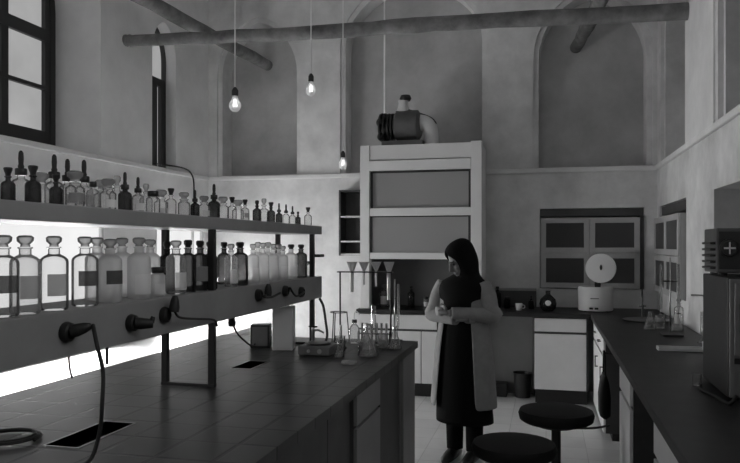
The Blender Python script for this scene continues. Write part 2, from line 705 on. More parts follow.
p0, p1 = pt_y(132, 40.5, 6.15), pt_y(692, 11, 6.2)
log('log_beam', 'long weathered log spanning the room from left wall to right wall',
    [(XL - 0.02, 6.15, p0.z), p0, p0.lerp(p1, 0.35) + Vector((0, 0, -0.02)), p0.lerp(p1, 0.6) + Vector((0, 0, 0.005)), p1, (XR + 0.02, 6.2, p1.z)], 0.055, 0.075, 1)
log('log_beam', 'dark log running to the back wall above the two hanging bulbs',
    [(-3.72, YF - 0.03, 3.79), (-3.68, 2.0, 3.79), (-3.51, 5.78, 3.79), (-3.34, YB + 0.31, 3.79)], 0.07, 0.068, 2)
log('log_beam', 'short dark log end jutting from the right-hand back niche',
    [(0.90, YF - 0.03, 3.775), (0.80, 3.2, 3.775), (0.44, 7.12, 3.775), (0.322, YB + 0.31, 3.772)], 0.075, 0.066, 3)

# ------------------------------------------------------------------ hanging bulbs


def bulb(label, px, py, d, L, s=1.0):
    a, b = ray(px)
    x, y, z = a * d, b * d, CAMH + (HOR - py) / FPX * d     # centre of the globe
    t = thing('hanging_bulb', label, 'light bulb', (x, y, z), 0, 'bare bulbs on cords')
    MB().tube([(0, 0, 0.095 * s), (0, 0, ZT - z)], 0.0028, 6, smooth=False).build('cord', CORDM, t, True)
    MB().lathe([(0, 0.055), (0.014, 0.055), (0.0165, 0.06), (0.0165, 0.085), (0.012, 0.095), (0.006, 0.103), (0, 0.103)], 14).build('socket', DARK, t, 40)
    MB().lathe([(0, -0.032), (0.014, -0.029), (0.025, -0.018), (0.0305, 0.0), (0.027, 0.017), (0.018, 0.034), (0.0135, 0.05), (0.0135, 0.058)], 18).build('globe', BULB, t, True)
    MB().tube([(-0.008, 0, -0.004), (-0.004, 0, 0.03), (0.004, 0, 0.03), (0.008, 0, -0.004)], 0.0035, 6).build('filament', GLOW, t, True)
    t.scale = (s, s, 1)
    return t


GLOW = emit_mat('glowing filament', 1.0, POWER['bulb'], 0.0)
CORDM = mat('pale cord', 0.85, 0.7)
bulb('clear bare bulb hanging at left, lower of the front pair', 235, 106, 3.9, 2, 1.1)
bulb('clear bare bulb hanging between the log end and middle niche', 311, 91, 4.2, 2, 1.0)
bulb('small bare bulb hanging lowest, just left of the fume hood top', 343, 165, 5.2, 2, 1.0)

# ------------------------------------------------------------------ island bench
IX0, IX1, IY0, IY1 = -2.345, -0.867, 1.0, 4.87
BZ = 0.90
sinks = [rect(-1.625, -1.50, 2.03, 2.36), rect(-1.66, -1.55, 3.55, 3.80)]
wt = thing('island_worktop', 'dark tiled worktop of the long island bench at left', 'worktop', (-1.6, 3.0, BZ - 0.045))
MB().plate(rect(IX0, IX1, IY0, IY1), sinks, BZ - 0.045, BZ).build('tiled_slab', BENCHTOP, wt, world=True)
for s in sinks:
    (a, c), (b, _), (_, d), _ = s
    m = MB()
    for lo, hi, th in ((0, 0, 0),):
        m.box(a - 0.004, a, c - 0.004, d + 0.004, BZ - 0.17, BZ - 0.0005)
        m.box(b, b + 0.004, c - 0.004, d + 0.004, BZ - 0.17, BZ - 0.0005)
        m.box(a, b, c - 0.004, c, BZ - 0.17, BZ - 0.0005)
        m.box(a, b, d, d + 0.004, BZ - 0.17, BZ - 0.0005)
        m.box(a, b, c, d, BZ - 0.174, BZ - 0.17)
    o = m.build('cup_sink', DARK, wt, world=True)
    r = MB()
    e = 0.006
    r.box(a - e, a, c - e, d + e, BZ, BZ + 0.002); r.box(b, b + e, c - e, d + e, BZ, BZ + 0.002)
    r.box(a, b, c - e, c, BZ, BZ + 0.002); r.box(a, b, d, d + e, BZ, BZ + 0.002)
    r.build('sink_rim', STEEL, o, world=True)


def cab(name, label, axis, front, back, u0, u1, z0, z1, layout, body, face, handle=STEEL, cat='cabinet', group=None, toe=0.10, lab_top=None):
    """axis '+X' '-X' '-Y': the way the doors look. layout: list of (kind, u0, u1, z0, z1) in 0..1 of the front"""
    sgn = {'+X': 1, '-X': -1, '-Y': -1}[axis]

    def B(m, ua, ub, wa, wb, za, zb, bev=0.0):
        lo, hi = min(wa, wb), max(wa, wb)
        if axis == '-Y':
            m.box(ua, ub, lo, hi, za, zb, bev)
        else:
            m.box(lo, hi, ua, ub, za, zb, bev)
        return m
    c = ((u0 + u1) / 2, (front + back) / 2, z0) if axis == '-Y' else ((front + back) / 2, (u0 + u1) / 2, z0)
    t = thing(name, label, cat, c, 0, group)
    m = MB()
    B(m, u0, u1, front - sgn * 0.02, back, z0 + toe, z1)
    m.build('carcass', body, t, world=True)
    if toe:
        m = MB()
        B(m, u0 + 0.01, u1 - 0.01, front - sgn * 0.07, back + sgn * 0.01, z0, z0 + toe)
        m.build('plinth', DARK, t, world=True)
    W, H = u1 - u0, z1 - z0 - toe
    for kind, a, b, c0, c1 in layout:
        ua, ub, za, zb = u0 + W * a + 0.004, u0 + W * b - 0.004, z0 + toe + H * c0 + 0.006, z0 + toe + H * c1 - 0.006
        m = MB()
        B(m, ua, ub, front - sgn * 0.019, front, za, zb, 0.003)
        o = m.build(kind, face, t, world=True)
        if handle is not None:
            h = MB()
            um = (ua + ub) / 2
            if kind == 'drawer':
                zc = (za + zb) / 2
                B(h, um - 0.05, um + 0.05, front + sgn * 0.018, front + sgn * 0.026, zc - 0.006, zc + 0.006, 0.002)
                for q in (-0.045, 0.045):
                    B(h, um + q - 0.004, um + q + 0.004, front, front + sgn * 0.019, zc - 0.004, zc + 0.004)
            else:
                uh = ua + 0.03
                zc = zb - 0.12
                B(h, uh - 0.006, uh + 0.006, front + sgn * 0.018, front + sgn * 0.026, zc - 0.05, zc + 0.05, 0.002)
                for q in (-0.045, 0.045):
                    B(h, uh - 0.004, uh + 0.004, front, front + sgn * 0.019, zc + q - 0.004, zc + q + 0.004)
            h.build('handle', handle, o, world=True)
    return t


ITOP = BZ - 0.047
DD = [('drawer', 0, 1, 0.76, 1), ('door', 0, 1, 0, 0.755)]
cab('bench_cabinet', 'dark drawer cabinet under the near end of the island bench', '+X', -0.90, -1.45, 1.25, 2.55, 0, ITOP,
    [('drawer', 0, 0.5, 0.7, 1), ('drawer', 0.5, 1, 0.7, 1), ('door', 0, 0.5, 0, 0.69), ('door', 0.5, 1, 0, 0.69)], CABD, CABD, DARK)
cab('bench_cabinet', 'dark cabinet left of the grey one under the island bench', '+X', -0.93, -1.45, 2.60, 3.33, 0, ITOP,
    [('door', 0, 0.5, 0, 1), ('door', 0.5, 1, 0, 1)], CABD, CABD, None)
cab('bench_cabinet', 'grey cabinet with drawer and door in the island bench side', '+X', -0.90, -1.50, 3.35, 3.86, 0, ITOP, DD, CABD, CABG, None)
cab('bench_cabinet', 'dark cabinet between two grey ones under the island bench', '+X', -0.91, -1.50, 3.88, 4.42, 0, ITOP, [('door', 0, 1, 0, 1)], CABD, CABD, None)
cab('bench_cabinet', 'tall grey end cabinet at the island bench corner near the person', '+X', -0.885, -1.50, 4.44, 4.85, 0, ITOP,
    [('door', 0, 1, 0, 1)], CABG, CABG, None, toe=0.03)
cab('bench_cabinet', 'long back cabinet under the window side of the island bench', '+X', -1.70, -2.30, 1.25, 4.85, 0, ITOP, [], CABD, CABD, None)

# ------------------------------------------------------------------ reagent rack on the island
RX0, RX1, RY0, RY1 = -1.80, -1.50, 1.0, 4.655
rk = thing('reagent_rack', 'grey two-tier reagent rack with sockets standing on the island bench', 'shelf rack', (-1.65, 2.8, BZ))
MB().box(RX0, RX1, RY0, RY1, 1.643, 1.70, 0.004).build('upper_shelf', SHELF, rk, world=True)
MB().box(RX0, RX1, RY0, RY1, 1.208, 1.356, 0.004).build('service_trunking', SHELF, rk, world=True)
for y in (1.62, 3.06, 4.53):
    for x in (-1.53, -1.775):
        MB().box(x - 0.014, x + 0.014, y - 0.014, y + 0.014, BZ + 0.001, 1.643).build('post', POST, rk, world=True)
    MB().box(-1.79, -1.515, y - 0.016, y + 0.016, BZ + 0.001, BZ + 0.015).build('foot_bar', POST, rk, world=True)
SOCK = [(65, 332), (130, 323), (163, 315), (257, 295), (284, 291), (300, 292)]
sock_at = []
for px, py in SOCK:
    p = pt(px, py, RX1)
    sock_at.append(p)
    MB().lathe([(0, 0), (0.032, 0), (0.034, 0.006), (0.030, 0.022), (0.022, 0.026), (0.020, 0.018), (0, 0.018)], 18, p, 'X').build('socket', DARK, rk, 40, world=True)


def cable(label, pts, plug=None, r=0.006, pdir=(1, 0, 0), name='power_cable'):
    root = thing(name, label, 'cable', pts[0])
    MB().tube(pts, r, 7).build('cord', RUBBER, root, True, world=True)
    if plug is not None:
        p = Vector(plug)
        q = p + Vector(pdir) * 0.065
        MB().tube([p, p.lerp(q, 0.3), p.lerp(q, 0.7), q], [0.019, 0.021, 0.017, 0.009], 12).build('plug', RUBBER, root, 50, world=True)
    return root


s0 = sock_at[0] + Vector((0.02, 0, 0))
pa = s0 + Vector((0.058, 0.035, 0.02))
cable('black power cable plugged at left and drooping past the front cup sink',
      [pa, pt(97, 345, -1.37), pt(103, 372, -1.345), pt(102, 405, -1.335), pt(100, 430, -1.345), pt(93, 455, -1.36), (-1.35, 1.86, BZ + 0.008), (-1.30, 1.70, BZ + 0.008)],
      s0, 0.0065, Vector((0.058, 0.035, 0.02)).normalized())
s1 = sock_at[1] + Vector((0.02, 0, 0))
t = thing('plug', 'black plug without a visible lead in the second socket from left', 'plug', s1)
MB().tube([s1, s1 + Vector((0.02, 0.012, -0.002)), s1 + Vector((0.055, 0.035, -0.004))], [0.021, 0.022, 0.016], 12).build('plug_body', RUBBER, t, 50, world=True)
MB().tube([s1 + Vector((0.05, 0.03, 0)), s1 + Vector((0.055, 0.036, 0.022))], [0.012, 0.008], 8, smooth=False).build('grip', RUBBER, t, 50, world=True)
s2 = sock_at[2] + Vector((0.02, 0, 0))
cable('black cable with upright plug running along the rack front',
      [pt(174, 306, -1.45), pt(176, 314, -1.45), pt(182, 318, -1.46), pt(198, 319, -1.47), pt(214, 320, -1.48), pt(217, 326, -1.495)], pt(174, 312, -1.455), 0.005, (0, 0.15, 1))
s3 = sock_at[3] + Vector((0.02, 0, 0))
cable('black cable with plug in the socket nearest the white box',
      [s3 + Vector((0.03, 0, 0)), pt(264, 297, -1.44), pt(272, 297, -1.45), pt(280, 293, -1.455)], pt(268, 296, -1.46), 0.0065, (0, 0.1, 1))
cable('black cable looping between the two far sockets of the rack',
      [sock_at[4] + Vector((0.03, 0, 0)), pt(290, 288, -1.45), pt(296, 296, -1.45), sock_at[5] + Vector((0.03, 0, 0))], None, 0.006)
# adaptor hanging behind the rack post and its lead to the dark meter
mx, my = at_z(261, 347, BZ)
cable('black adaptor lead hanging under the rack down to the dark meter',
      [pt(232, 322, -1.62), pt(237, 333, -1.60), pt(246, 342, -1.60), (mx - 0.02, my - 0.10, BZ + 0.02), (mx - 0.01, my - 0.075, BZ + 0.03)], pt(232, 326, -1.625), 0.005, (0, -0.1, 1))
cable('thin dark cord hanging behind the rack near the left edge',
      [(-1.85, pt(69, 340, -1.85).y, 1.24), pt(69, 362, -1.85), pt(72, 378, -1.85)], None, 0.0045, name='thin_cord')
cable('thin dark cord hanging behind the rack beside the drooping power cable',
      [(-1.85, pt(107, 340, -1.85).y, 1.24), pt(107, 352, -1.85), pt(107, 364, -1.85)], None, 0.006, name='thin_cord')
cx, cy = at_z(8, 440, BZ)
loop = []
for i in range(27):
    a = i / 12 * 2 * PI
    rr = 0.105 - 0.0007 * i
    loop.append((cx + rr * math.cos(a), cy + rr * 0.95 * math.sin(a), BZ + 0.007 + 0.0004 * i))
t = thing('cable_coil', 'coil of black cable lying on the bench at lower left', 'cable', (cx, cy, BZ))
MB().tube(loop, 0.006, 7).build('coil', RUBBER, t, True, world=True)

cable('black wire curving off the far window sill and down the left wall corner',
      [pt(154, 163.5, XL + 0.036), pt(170, 165.5, XL + 0.036), pt(183, 168, XL + 0.036), pt(190, 172, XL + 0.036), pt(193.5, 180, XL + 0.036), pt(194, 195, XL + 0.012), pt(194, 215, XL + 0.012)], None, 0.009, name='wall_wire')
q = pt(320.5, 255.5, -1.53)
MB().box(-1.56, -1.50, RY1 - 0.05, RY1 + 0.05, q.z - 0.010, q.z + 0.010, 0.002).build('end_bracket', POST, rk, world=True)

# ------------------------------------------------------------------ bottles
CACHE = {}


def cached(key, fn):
    if key not in CACHE:
        CACHE[key] = fn()
    return CACHE[key]


def mesh_from(mb, name, material, smooth=45):
    o = mb.build(name, material, None, smooth)
    me = o.data
    bpy.data.objects.remove(o)
    return me


def prof_bottle(r, hb, hs, rn, hn):
    return [(0, 0), (r * 0.9, 0), (r, 0.006), (r, hb), (r * 0.95, hb + hs * 0.33), (r * 0.74, hb + hs * 0.66), (rn * 1.15, hb + hs * 0.9), (rn, hb + hs),
            (rn, hb + hs + hn - 0.006), (rn + 0.004, hb + hs + hn - 0.004), (rn + 0.004, hb + hs + hn), (0, hb + hs + hn)]


SPEC = {  # r, body height, shoulder, neck radius, neck height
    'dropper': (0.027, 0.062, 0.018, 0.010, 0.018),
    'stoppered': (0.029, 0.066, 0.022, 0.010, 0.016),
    'jar': (0.032, 0.062, 0.012, 0.019, 0.012),
    'reagent': (0.045, 0.158, 0.027, 0.018, 0.022),
    'narrow': (0.036, 0.148, 0.025, 0.014, 0.022),
    'tub': (0.030, 0.085, 0.010, 0.022, 0.012),
}


def label_patch(r, z0, z1, half):
    m = MB()
    n = 9
    top, bot = [], []
    for i in range(n):
        a = -half + 2 * half * i / (n - 1)
        bot.append(m.bm.verts.new((r * math.cos(a), r * math.sin(a), z0)))
        top.append(m.bm.verts.new((r * math.cos(a), r * math.sin(a), z1)))
    for i in range(n - 1):
        m.bm.faces.new((bot[i], bot[i + 1], top[i + 1], top[i]))
    r_ = bmesh.ops.extrude_face_region(m.bm, geom=m.bm.faces[:])
    for v in r_['geom']:
        if isinstance(v, bmesh.types.BMVert):
            v.co.x *= 1.012
            v.co.y *= 1.012
    return m


def make_bottle(kind, glass, cap, lab, loc, rz, label, cat, group, sc=1.0, lz=(0.2, 0.75)):
    r, hb, hs, rn, hn = SPEC[kind]
    t = thing({'dropper': 'dropper_bottle', 'jar': 'glass_jar', 'tub': 'plastic_jar'}.get(kind, 'reagent_bottle'), label, cat, loc, rz, group)
    t.scale = (sc, sc, sc)
    zt = hb + hs + hn

    def add(name, key, fn, material, par=t, smooth=45):
        me = cached(key, lambda: mesh_from(fn(), name, material, smooth))
        o = bpy.data.objects.new(name, me)
        COL.objects.link(o)
        o.parent = par
        return o
    add('glass_body' if kind != 'tub' else 'body', ('b', kind, glass.name), lambda: MB().lathe(prof_bottle(r, hb, hs, rn, hn), 18), glass)
    if cap == 'teat':
        add('screw_collar', ('col', kind), lambda: MB().cyl((0, 0, zt - 0.012), rn + 0.006, 0.020, 14, bev=0.002), DARK)
        add('dropper_teat', ('teat', kind), lambda: MB().lathe([(0, zt + 0.008), (0.0075, zt + 0.008), (0.0085, zt + 0.014), (0.0065, zt + 0.02), (0.0075, zt + 0.035), (0.0065, zt + 0.052), (0.003, zt + 0.058), (0, zt + 0.058)], 12), RUBBER)
    elif cap == 'flare':
        add('stopper', ('fl', kind), lambda: MB().lathe([(0, zt + 0.0005), (rn, zt + 0.0005), (rn + 0.001, zt + 0.010), (rn + 0.007, zt + 0.026), (rn + 0.008, zt + 0.034), (rn + 0.005, zt + 0.037), (0, zt + 0.037)], 14), DARK)
    elif cap == 'flat':
        add('stopper', ('ft', kind), lambda: MB().lathe([(0, zt + 0.0005), (rn * 0.85, zt + 0.0005), (rn * 0.75, zt + 0.008), (rn * 1.35, zt + 0.018), (rn * 1.4, zt + 0.030), (rn * 1.0, zt + 0.036), (0, zt + 0.037)], 14), STOPG)
    elif cap == 'dark':
        add('stopper', ('dk', kind), lambda: MB().lathe([(0, zt + 0.0005), (rn * 0.9, zt + 0.0005), (rn * 0.9, zt + 0.008), (rn * 1.3, zt + 0.016), (rn * 1.3, zt + 0.030), (rn * 0.9, zt + 0.035), (0, zt + 0.035)], 14), DARK)
    elif cap == 'screw':
        add('screw_cap', ('sc', kind), lambda: MB().cyl((0, 0, zt - 0.010), rn + 0.006, 0.024, 16, bev=0.003), DARK)
    if lab:
        lm = {'w': PAPERW, 'g': PAPERG, 'd': PAPERD}[lab]
        add('paper_label', ('l', kind, lab, lz), lambda: label_patch(r * 1.012, hb * lz[0], hb * lz[1], 0.85), lm)
    return t


UP = [  # px, row, kind, glass, cap, label, scale
    (8, 0, 'stoppered', 'a', 'flare', None, 0.72), (33, 0, 'stoppered', 'a', 'flare', None, 0.84), (56, 0, 'stoppered', 'a', 'flare', None, 0.72),
    (75, 0, 'jar', 'c', 'flat', 'g', 1.0), (93, 0, 'stoppered', 'c', 'screw', None, 0.8), (108, 0, 'jar', 'c', 'flat', 'w', 0.92),
    (125, 0, 'dropper', 'a', 'teat', None, 0.95), (138, 0, 'dropper', 'c', 'teat', 'w', 0.88), (153, 0, 'jar', 'c', 'screw', None, 0.9),
    (171, 0, 'stoppered', 'c', 'flare', None, 0.8), (184, 0, 'jar', 'c', 'flat', None, 0.85), (195, 0, 'dropper', 'a', 'teat', None, 0.78),
    (204, 0, 'jar', 'c', 'flat', 'w', 0.82), (214, 0, 'dropper', 'a', 'teat', None, 1.06), (223, 0, 'jar', 'c', 'flat', None, 0.9),
    (232, 0, 'stoppered', 'c', 'flare', None, 0.82), (245, 0, 'stoppered', 'c', 'flare', 'g', 0.8), (257, 0, 'stoppered', 'a', 'dark', None, 0.85),
    (271, 0, 'stoppered', 'a', 'flare', None, 0.85), (279, 0, 'dropper', 'a', 'teat', None, 0.78), (286, 0, 'dropper', 'c', 'teat', None, 0.78),
    (292.5, 0, 'dropper', 'c', 'teat', None, 0.75), (298, 0, 'stoppered', 'a', 'dark', None, 0.62), (308, 0, 'stoppered', 'c', 'flare', None, 0.88),
    (21, 1, 'dropper', 'c', 'teat', None, 1.2), (41, 1, 'jar', 'c', 'flat', None, 1.0), (54, 1, 'dropper', 'c', 'teat', None, 1.25),
    (67.5, 1, 'dropper', 'c', 'teat', 'g', 1.2), (84, 1, 'dropper', 'c', 'teat', 'g', 1.25), (102, 1, 'jar', 'c', 'flat', None, 1.05),
    (117, 1, 'stoppered', 'c', 'flat', None, 1.1), (146, 1, 'stoppered', 'c', 'flat', None, 1.0), (161, 1, 'jar', 'c', 'flat', 'w', 1.0),
    (238, 1, 'jar', 'c', 'flat', None, 1.05), (264, 1, 'stoppered', 'c', 'flat', None, 1.15),
]
LO = [
    (3, 0, 'reagent', 'c', 'flat', 'd', 1.0), (25, 0, 'reagent', 'c', 'flat', 'g', 1.0), (54, 0, 'reagent', 'c', 'flat', 'g', 1.0),
    (85, 0, 'reagent', 'c', 'flat', 'd', 1.0), (110, 0, 'reagent', 'c', 'flat', 'd', 0.97), (139, 0, 'reagent', 'c', 'flat', 'w', 1.0),
    (158, 0, 'tub', 'c', 'screw', 'w', 1.0), (176, 0, 'reagent', 'c', 'flat', 'w', 0.96), (188, 0, 'narrow', 'a', 'dark', None, 1.03),
    (200, 0, 'narrow', 'a', 'dark', 'g', 1.02), (210, 0, 'narrow', 'a', 'dark', None, 1.0), (231, 0, 'narrow', 'c', 'flat', 'w', 0.95),
    (240, 0, 'reagent', 'a', 'dark', None, 0.95), (253, 0, 'narrow', 'c', 'flat', 'w', 0.95), (263, 0, 'narrow', 'c', 'flat', None, 0.98),
    (273, 0, 'narrow', 'c', 'flat', None, 0.95), (283, 0, 'narrow', 'c', 'flat', 'w', 0.9), (291, 0, 'reagent', 'c', 'dark', 'w', 0.9),
    (301, 0, 'reagent', 'a', 'dark', None, 0.9), (310, 0, 'tub', 'c', 'screw', 'w', 0.85),
    (97, 1, 'reagent', 'c', 'flat', None, 1.0), (122, 1, 'reagent', 'c', 'flat', None, 1.0), (150, 1, 'reagent', 'c', 'flat', None, 0.98),
    (167, 1, 'narrow', 'a', 'dark', None, 1.0), (224, 1, 'narrow', 'a', 'dark', None, 1.0), (258, 1, 'narrow', 'c', 'flat', None, 1.0),
    (268, 1, 'narrow', 'c', 'flat', None, 1.0), (279, 1, 'narrow', 'c', 'flat', None, 0.95),
]


def bottle_row(L, rows, z, where, group):
    for row in (0, 1):
        items = sorted([b for b in L if b[1] == row])
        last = -9
        for i, (px, _, kind, gl, cap, lab, sc) in enumerate(items):
            X = rows[row]
            Y = at_x(px, X)
            rr = SPEC[kind][0] * sc
            if Y - rr < last + 0.002:
                Y = last + rr + 0.003
            last = Y + rr
            gname = 'brown glass' if gl == 'a' else 'clear glass'
            cname = {'teat': 'with black teat', 'flare': 'with flared stopper', 'flat': 'with glass stopper', 'dark': 'with dark stopper', 'screw': 'with screw cap'}[cap]
            kn = {'dropper': 'dropper bottle', 'stoppered': 'bottle', 'jar': 'jar', 'reagent': 'reagent bottle', 'narrow': 'narrow bottle', 'tub': 'small jar'}[kind]
            rn = 'front' if row == 0 else 'rear'
            label = '%s %s %s, %s in %s %s row' % (gname, kn, cname, ordinal(i + 1), where, rn)
            gm = AMBER if gl == 'a' else MILKY if (where == 'lower shelf' and (96 < px < 176 or 245 < px < 296)) else (CLOUD if (kind in ('narrow', 'tub') or i % 3 == 1) else CLEAR)
            make_bottle(kind, gm, cap, lab, (X, Y, z + 0.0006), random.uniform(-0.75, -0.15), label, 'bottle' if kind not in ('jar', 'tub') else 'jar', group, sc,
                        (0.45, 0.78) if lab == 'd' else ((0.12, 0.62) if lab == 'w' else (0.3, 0.75)))


bottle_row(UP, (-1.562, -1.715), 1.70, 'upper shelf', 'small bottles on the upper rack shelf')
bottle_row(LO, (-1.575, -1.70), 1.356, 'lower shelf', 'bottles on the lower rack shelf')

# ------------------------------------------------------------------ boxes and glassware on the island
bx, by = at_z(284, 349, BZ)
t = thing('white_box', 'tall white box standing on the island bench under the rack', 'box', (bx, by, BZ))
MB().box(-0.065, 0.065, -0.07, 0.07, 0.001, 0.275, 0.004).build('housing', CABW, t)
MB().box(-0.055, 0.055, -0.073, -0.0702, 0.02, 0.26, 0.001).build('front_panel', HOODW, t)
t.rotation_euler = (0, 0, YAW * 0.9)
t = thing('bench_meter', 'small dark-framed meter beside the tall white box', 'meter', (mx, my, BZ))
MB().box(-0.062, 0.062, -0.05, 0.06, 0.001, 0.150, 0.004).build('case', POST, t)
MB().box(-0.05, 0.05, -0.054, -0.0505, 0.014, 0.138, 0.001).build('face_plate', GREYM, t)
t.rotation_euler = (0, 0, YAW)

GG = 'glassware at the far end of the island bench'


def vessel(name, label, cat, prof, px, py, extra=None, z=BZ, gm=None, sc=1.0, group=GG, loc=None):
    if loc is None:
        x, y = at_z(px, py, z)
    else:
        x, y = loc
    t = thing(name, label, cat, (x, y, z + 0.0008), 0, group)
    MB().lathe([(r * sc, h * sc) for r, h in prof], 20).build('glass_body', gm or CLEAR, t, 40)
    if extra:
        extra(t, sc)
    return t


FLASK = [(0, 0), (0.058, 0), (0.064, 0.006), (0.060, 0.02), (0.024, 0.125), (0.018, 0.15), (0.018, 0.185), (0.023, 0.19), (0.016, 0.19), (0.016, 0.15), (0.056, 0.02), (0.055, 0.006), (0, 0.006)]
BEAKER = [(0, 0), (0.034, 0), (0.037, 0.004), (0.037, 0.10), (0.041, 0.105), (0.036, 0.103), (0.034, 0.006), (0, 0.005)]
DISH = [(0, 0), (0.045, 0), (0.048, 0.004), (0.048, 0.018), (0.045, 0.018), (0.044, 0.004), (0, 0.003)]
CYLI = [(0, 0), (0.04, 0), (0.04, 0.008), (0.016, 0.014), (0.016, 0.26), (0.020, 0.265), (0.015, 0.265), (0.014, 0.02), (0, 0.018)]


def liquid(t, sc):
    MB().lathe([(0, 0.007 * sc), (0.055 * sc, 0.007 * sc), (0.055 * sc, 0.02 * sc), (0.046 * sc, 0.042 * sc), (0, 0.042 * sc)], 20).build('liquid', CLOUD, t, 40)


def rim(t, sc):
    MB().lathe([(0.017 * sc, 0.187 * sc), (0.024 * sc, 0.187 * sc), (0.024 * sc, 0.192 * sc), (0.017 * sc, 0.192 * sc), (0.017 * sc, 0.187 * sc)], 16).build('rim', STEEL, t, 40)
    liquid(t, sc)


vessel('conical_flask', 'large clear conical flask nearest the front edge of the island bench end', 'flask', FLASK, 368, 356, rim)
vessel('petri_dish', 'shallow pale glass dish lying at the front of the glassware', 'dish', DISH, 349, 364, None, gm=CLOUD, sc=0.9)
vessel('conical_flask', 'clear conical flask behind the large one, left of the beakers', 'flask', FLASK, 356, 347, liquid, sc=0.8, loc=(-1.13, 4.42))
vessel('conical_flask', 'clear conical flask at the right end of the glassware, nearest the person', 'flask', FLASK, 0, 0, liquid, sc=0.78, loc=(-0.945, 4.45))
vessel('glass_beaker', 'clear beaker right of the test tube rack between conical flasks', 'beaker', BEAKER, 383, 348, None, gm=CLOUD, sc=0.9)
vessel('glass_beaker', 'small beaker left of the large conical flask', 'beaker', BEAKER, 340, 351, None, gm=CLEAR, sc=0.9)
vessel('measuring_cylinder', 'tall glass measuring cylinder behind the conical flasks', 'measuring cylinder', CYLI, 0, 0, None, loc=(-1.11, 4.555))
vessel('conical_flask', 'smallest conical flask, standing right behind the petri dish', 'flask', FLASK, 362, 352.0, liquid, sc=0.5, loc=(-1.20, 4.05))

# rack of test tubes
tx, ty = -1.14, 4.70
t = thing('test_tube_rack', 'small dark rack of test tubes between the far flasks', 'rack', (tx, ty, BZ))
for zz in (0.001, 0.06):
    MB().plate([(-0.11, -0.02), (0.11, -0.02), (0.11, 0.02), (-0.11, 0.02)],
               [[(-0.085 + 0.034 * i + 0.009 * math.cos(q * PI / 4), 0.009 * math.sin(q * PI / 4)) for q in range(8)] for i in range(6)] if zz > 0.01 else [], zz, zz + 0.006).build('rack_shelf', POST, t)
for xx in (-0.113, 0.107):
    MB().box(xx, xx + 0.006, -0.02, 0.02, 0.001, 0.08).build('rack_end', POST, t)
for i in range(6):
    q = thing('test_tube', 'pale test tube in the small dark rack by the far flasks', 'test tube', (tx - 0.085 + 0.034 * i, ty, BZ + 0.008), 0, 'test tubes in the rack')
    MB().lathe([(0, 0), (0.005, 0.002), (0.008, 0.009), (0.008, 0.125), (0.0095, 0.128), (0.0075, 0.128), (0.007, 0.01), (0, 0.004)], 12).build('glass_body', FUNG if i % 2 else CLOUD, q, True)
t = thing('wash_bottle', 'pale wash bottle with bent spout among the glassware', 'bottle', (-1.27, 4.66, BZ))
MB().lathe([(0, 0.001), (0.034, 0.001), (0.036, 0.006), (0.036, 0.10), (0.02, 0.125), (0.014, 0.13), (0.014, 0.14), (0, 0.14)], 18).build('body', CLOUD, t, 40)
MB().cyl((0, 0, 0.1402), 0.018, 0.02, 14).build('screw_cap', DARK, t, 40)
MB().tube([(0, 0, 0.16), (0, 0, 0.20), (0.02, -0.02, 0.22), (0.05, -0.05, 0.20)], 0.003, 7).build('spout', FUNG, t, True)

# funnel rack
fy = 4.62
ra, rb = pt_y(338, 271.5, fy), pt_y(393, 271.5, fy)
fx0, fx1, fz = ra.x, rb.x, ra.z
t = thing('funnel_rack', 'dark funnel rack standing over glassware at the island bench end', 'rack', ((fx0 + fx1) / 2, fy, BZ))
MB().box(fx0, fx1, fy - 0.03, fy + 0.03, fz - 0.006, fz + 0.002, 0.002).build('top_bar', POST, t, world=True)
for x in (fx0 + 0.015, fx1 - 0.015):
    MB().cyl((x, fy, BZ + 0.012), 0.006, fz - 0.006 - BZ - 0.012, 10).build('upright', POST, t, True, world=True)
    MB().box(x - 0.03, x + 0.03, fy - 0.07, fy + 0.07, BZ + 0.001, BZ + 0.013, 0.003).build('foot', POST, t, world=True)
FUN = [(0.004, -0.10), (0.005, -0.10), (0.006, 0.0), (0.042, 0.062), (0.045, 0.064), (0.041, 0.064), (0.0045, 0.004), (0.004, -0.10)]
for i, (px, ln, nm) in enumerate(((352, 1.4, 'leftmost'), (364, 0.9, 'second'), (376, 1.0, 'third'), (389, 1.9, 'rightmost'))):
    q = pt_y(px, 271, fy)
    t = thing('glass_funnel', 'glass funnel with long stem in the rack, %s of four' % nm, 'funnel', (q.x, fy, fz), 0, 'funnels in the rack')
    MB().lathe([((r * (2.4 if i in (0, 3) else 1.2) if z <= 0.004 else r * 0.86), z * (ln if z < 0 else 1) + 0.003) for r, z in FUN], 18).build('glass_cone', FUNG, t, 40)

# retort stand with a burette in front of the hood
x, y = at_z(400, 345, BZ)
t = thing('burette_stand', 'thin burette on a stand at the far corner of the bench', 'burette stand', (-1.02, 4.78, BZ))
MB().box(-0.05, 0.05, -0.06, 0.06, 0.001, 0.012, 0.003).build('base_plate', POST, t)
MB().cyl((0, 0.03, 0.012), 0.005, 0.42, 10).build('rod', STEEL, t, True)
MB().lathe([(0.0005, 0.08), (0.003, 0.09), (0.008, 0.13), (0.008, 0.40), (0.007, 0.40), (0.007, 0.13), (0.0005, 0.1)], 12, (0.035, -0.01, 0)).build('burette', CLOUD, t, True)
MB().tube([(0, 0.03, 0.30), (0.02, 0.01, 0.30), (0.035, -0.002, 0.30)], 0.004, 7).build('clamp', POST, t, True)

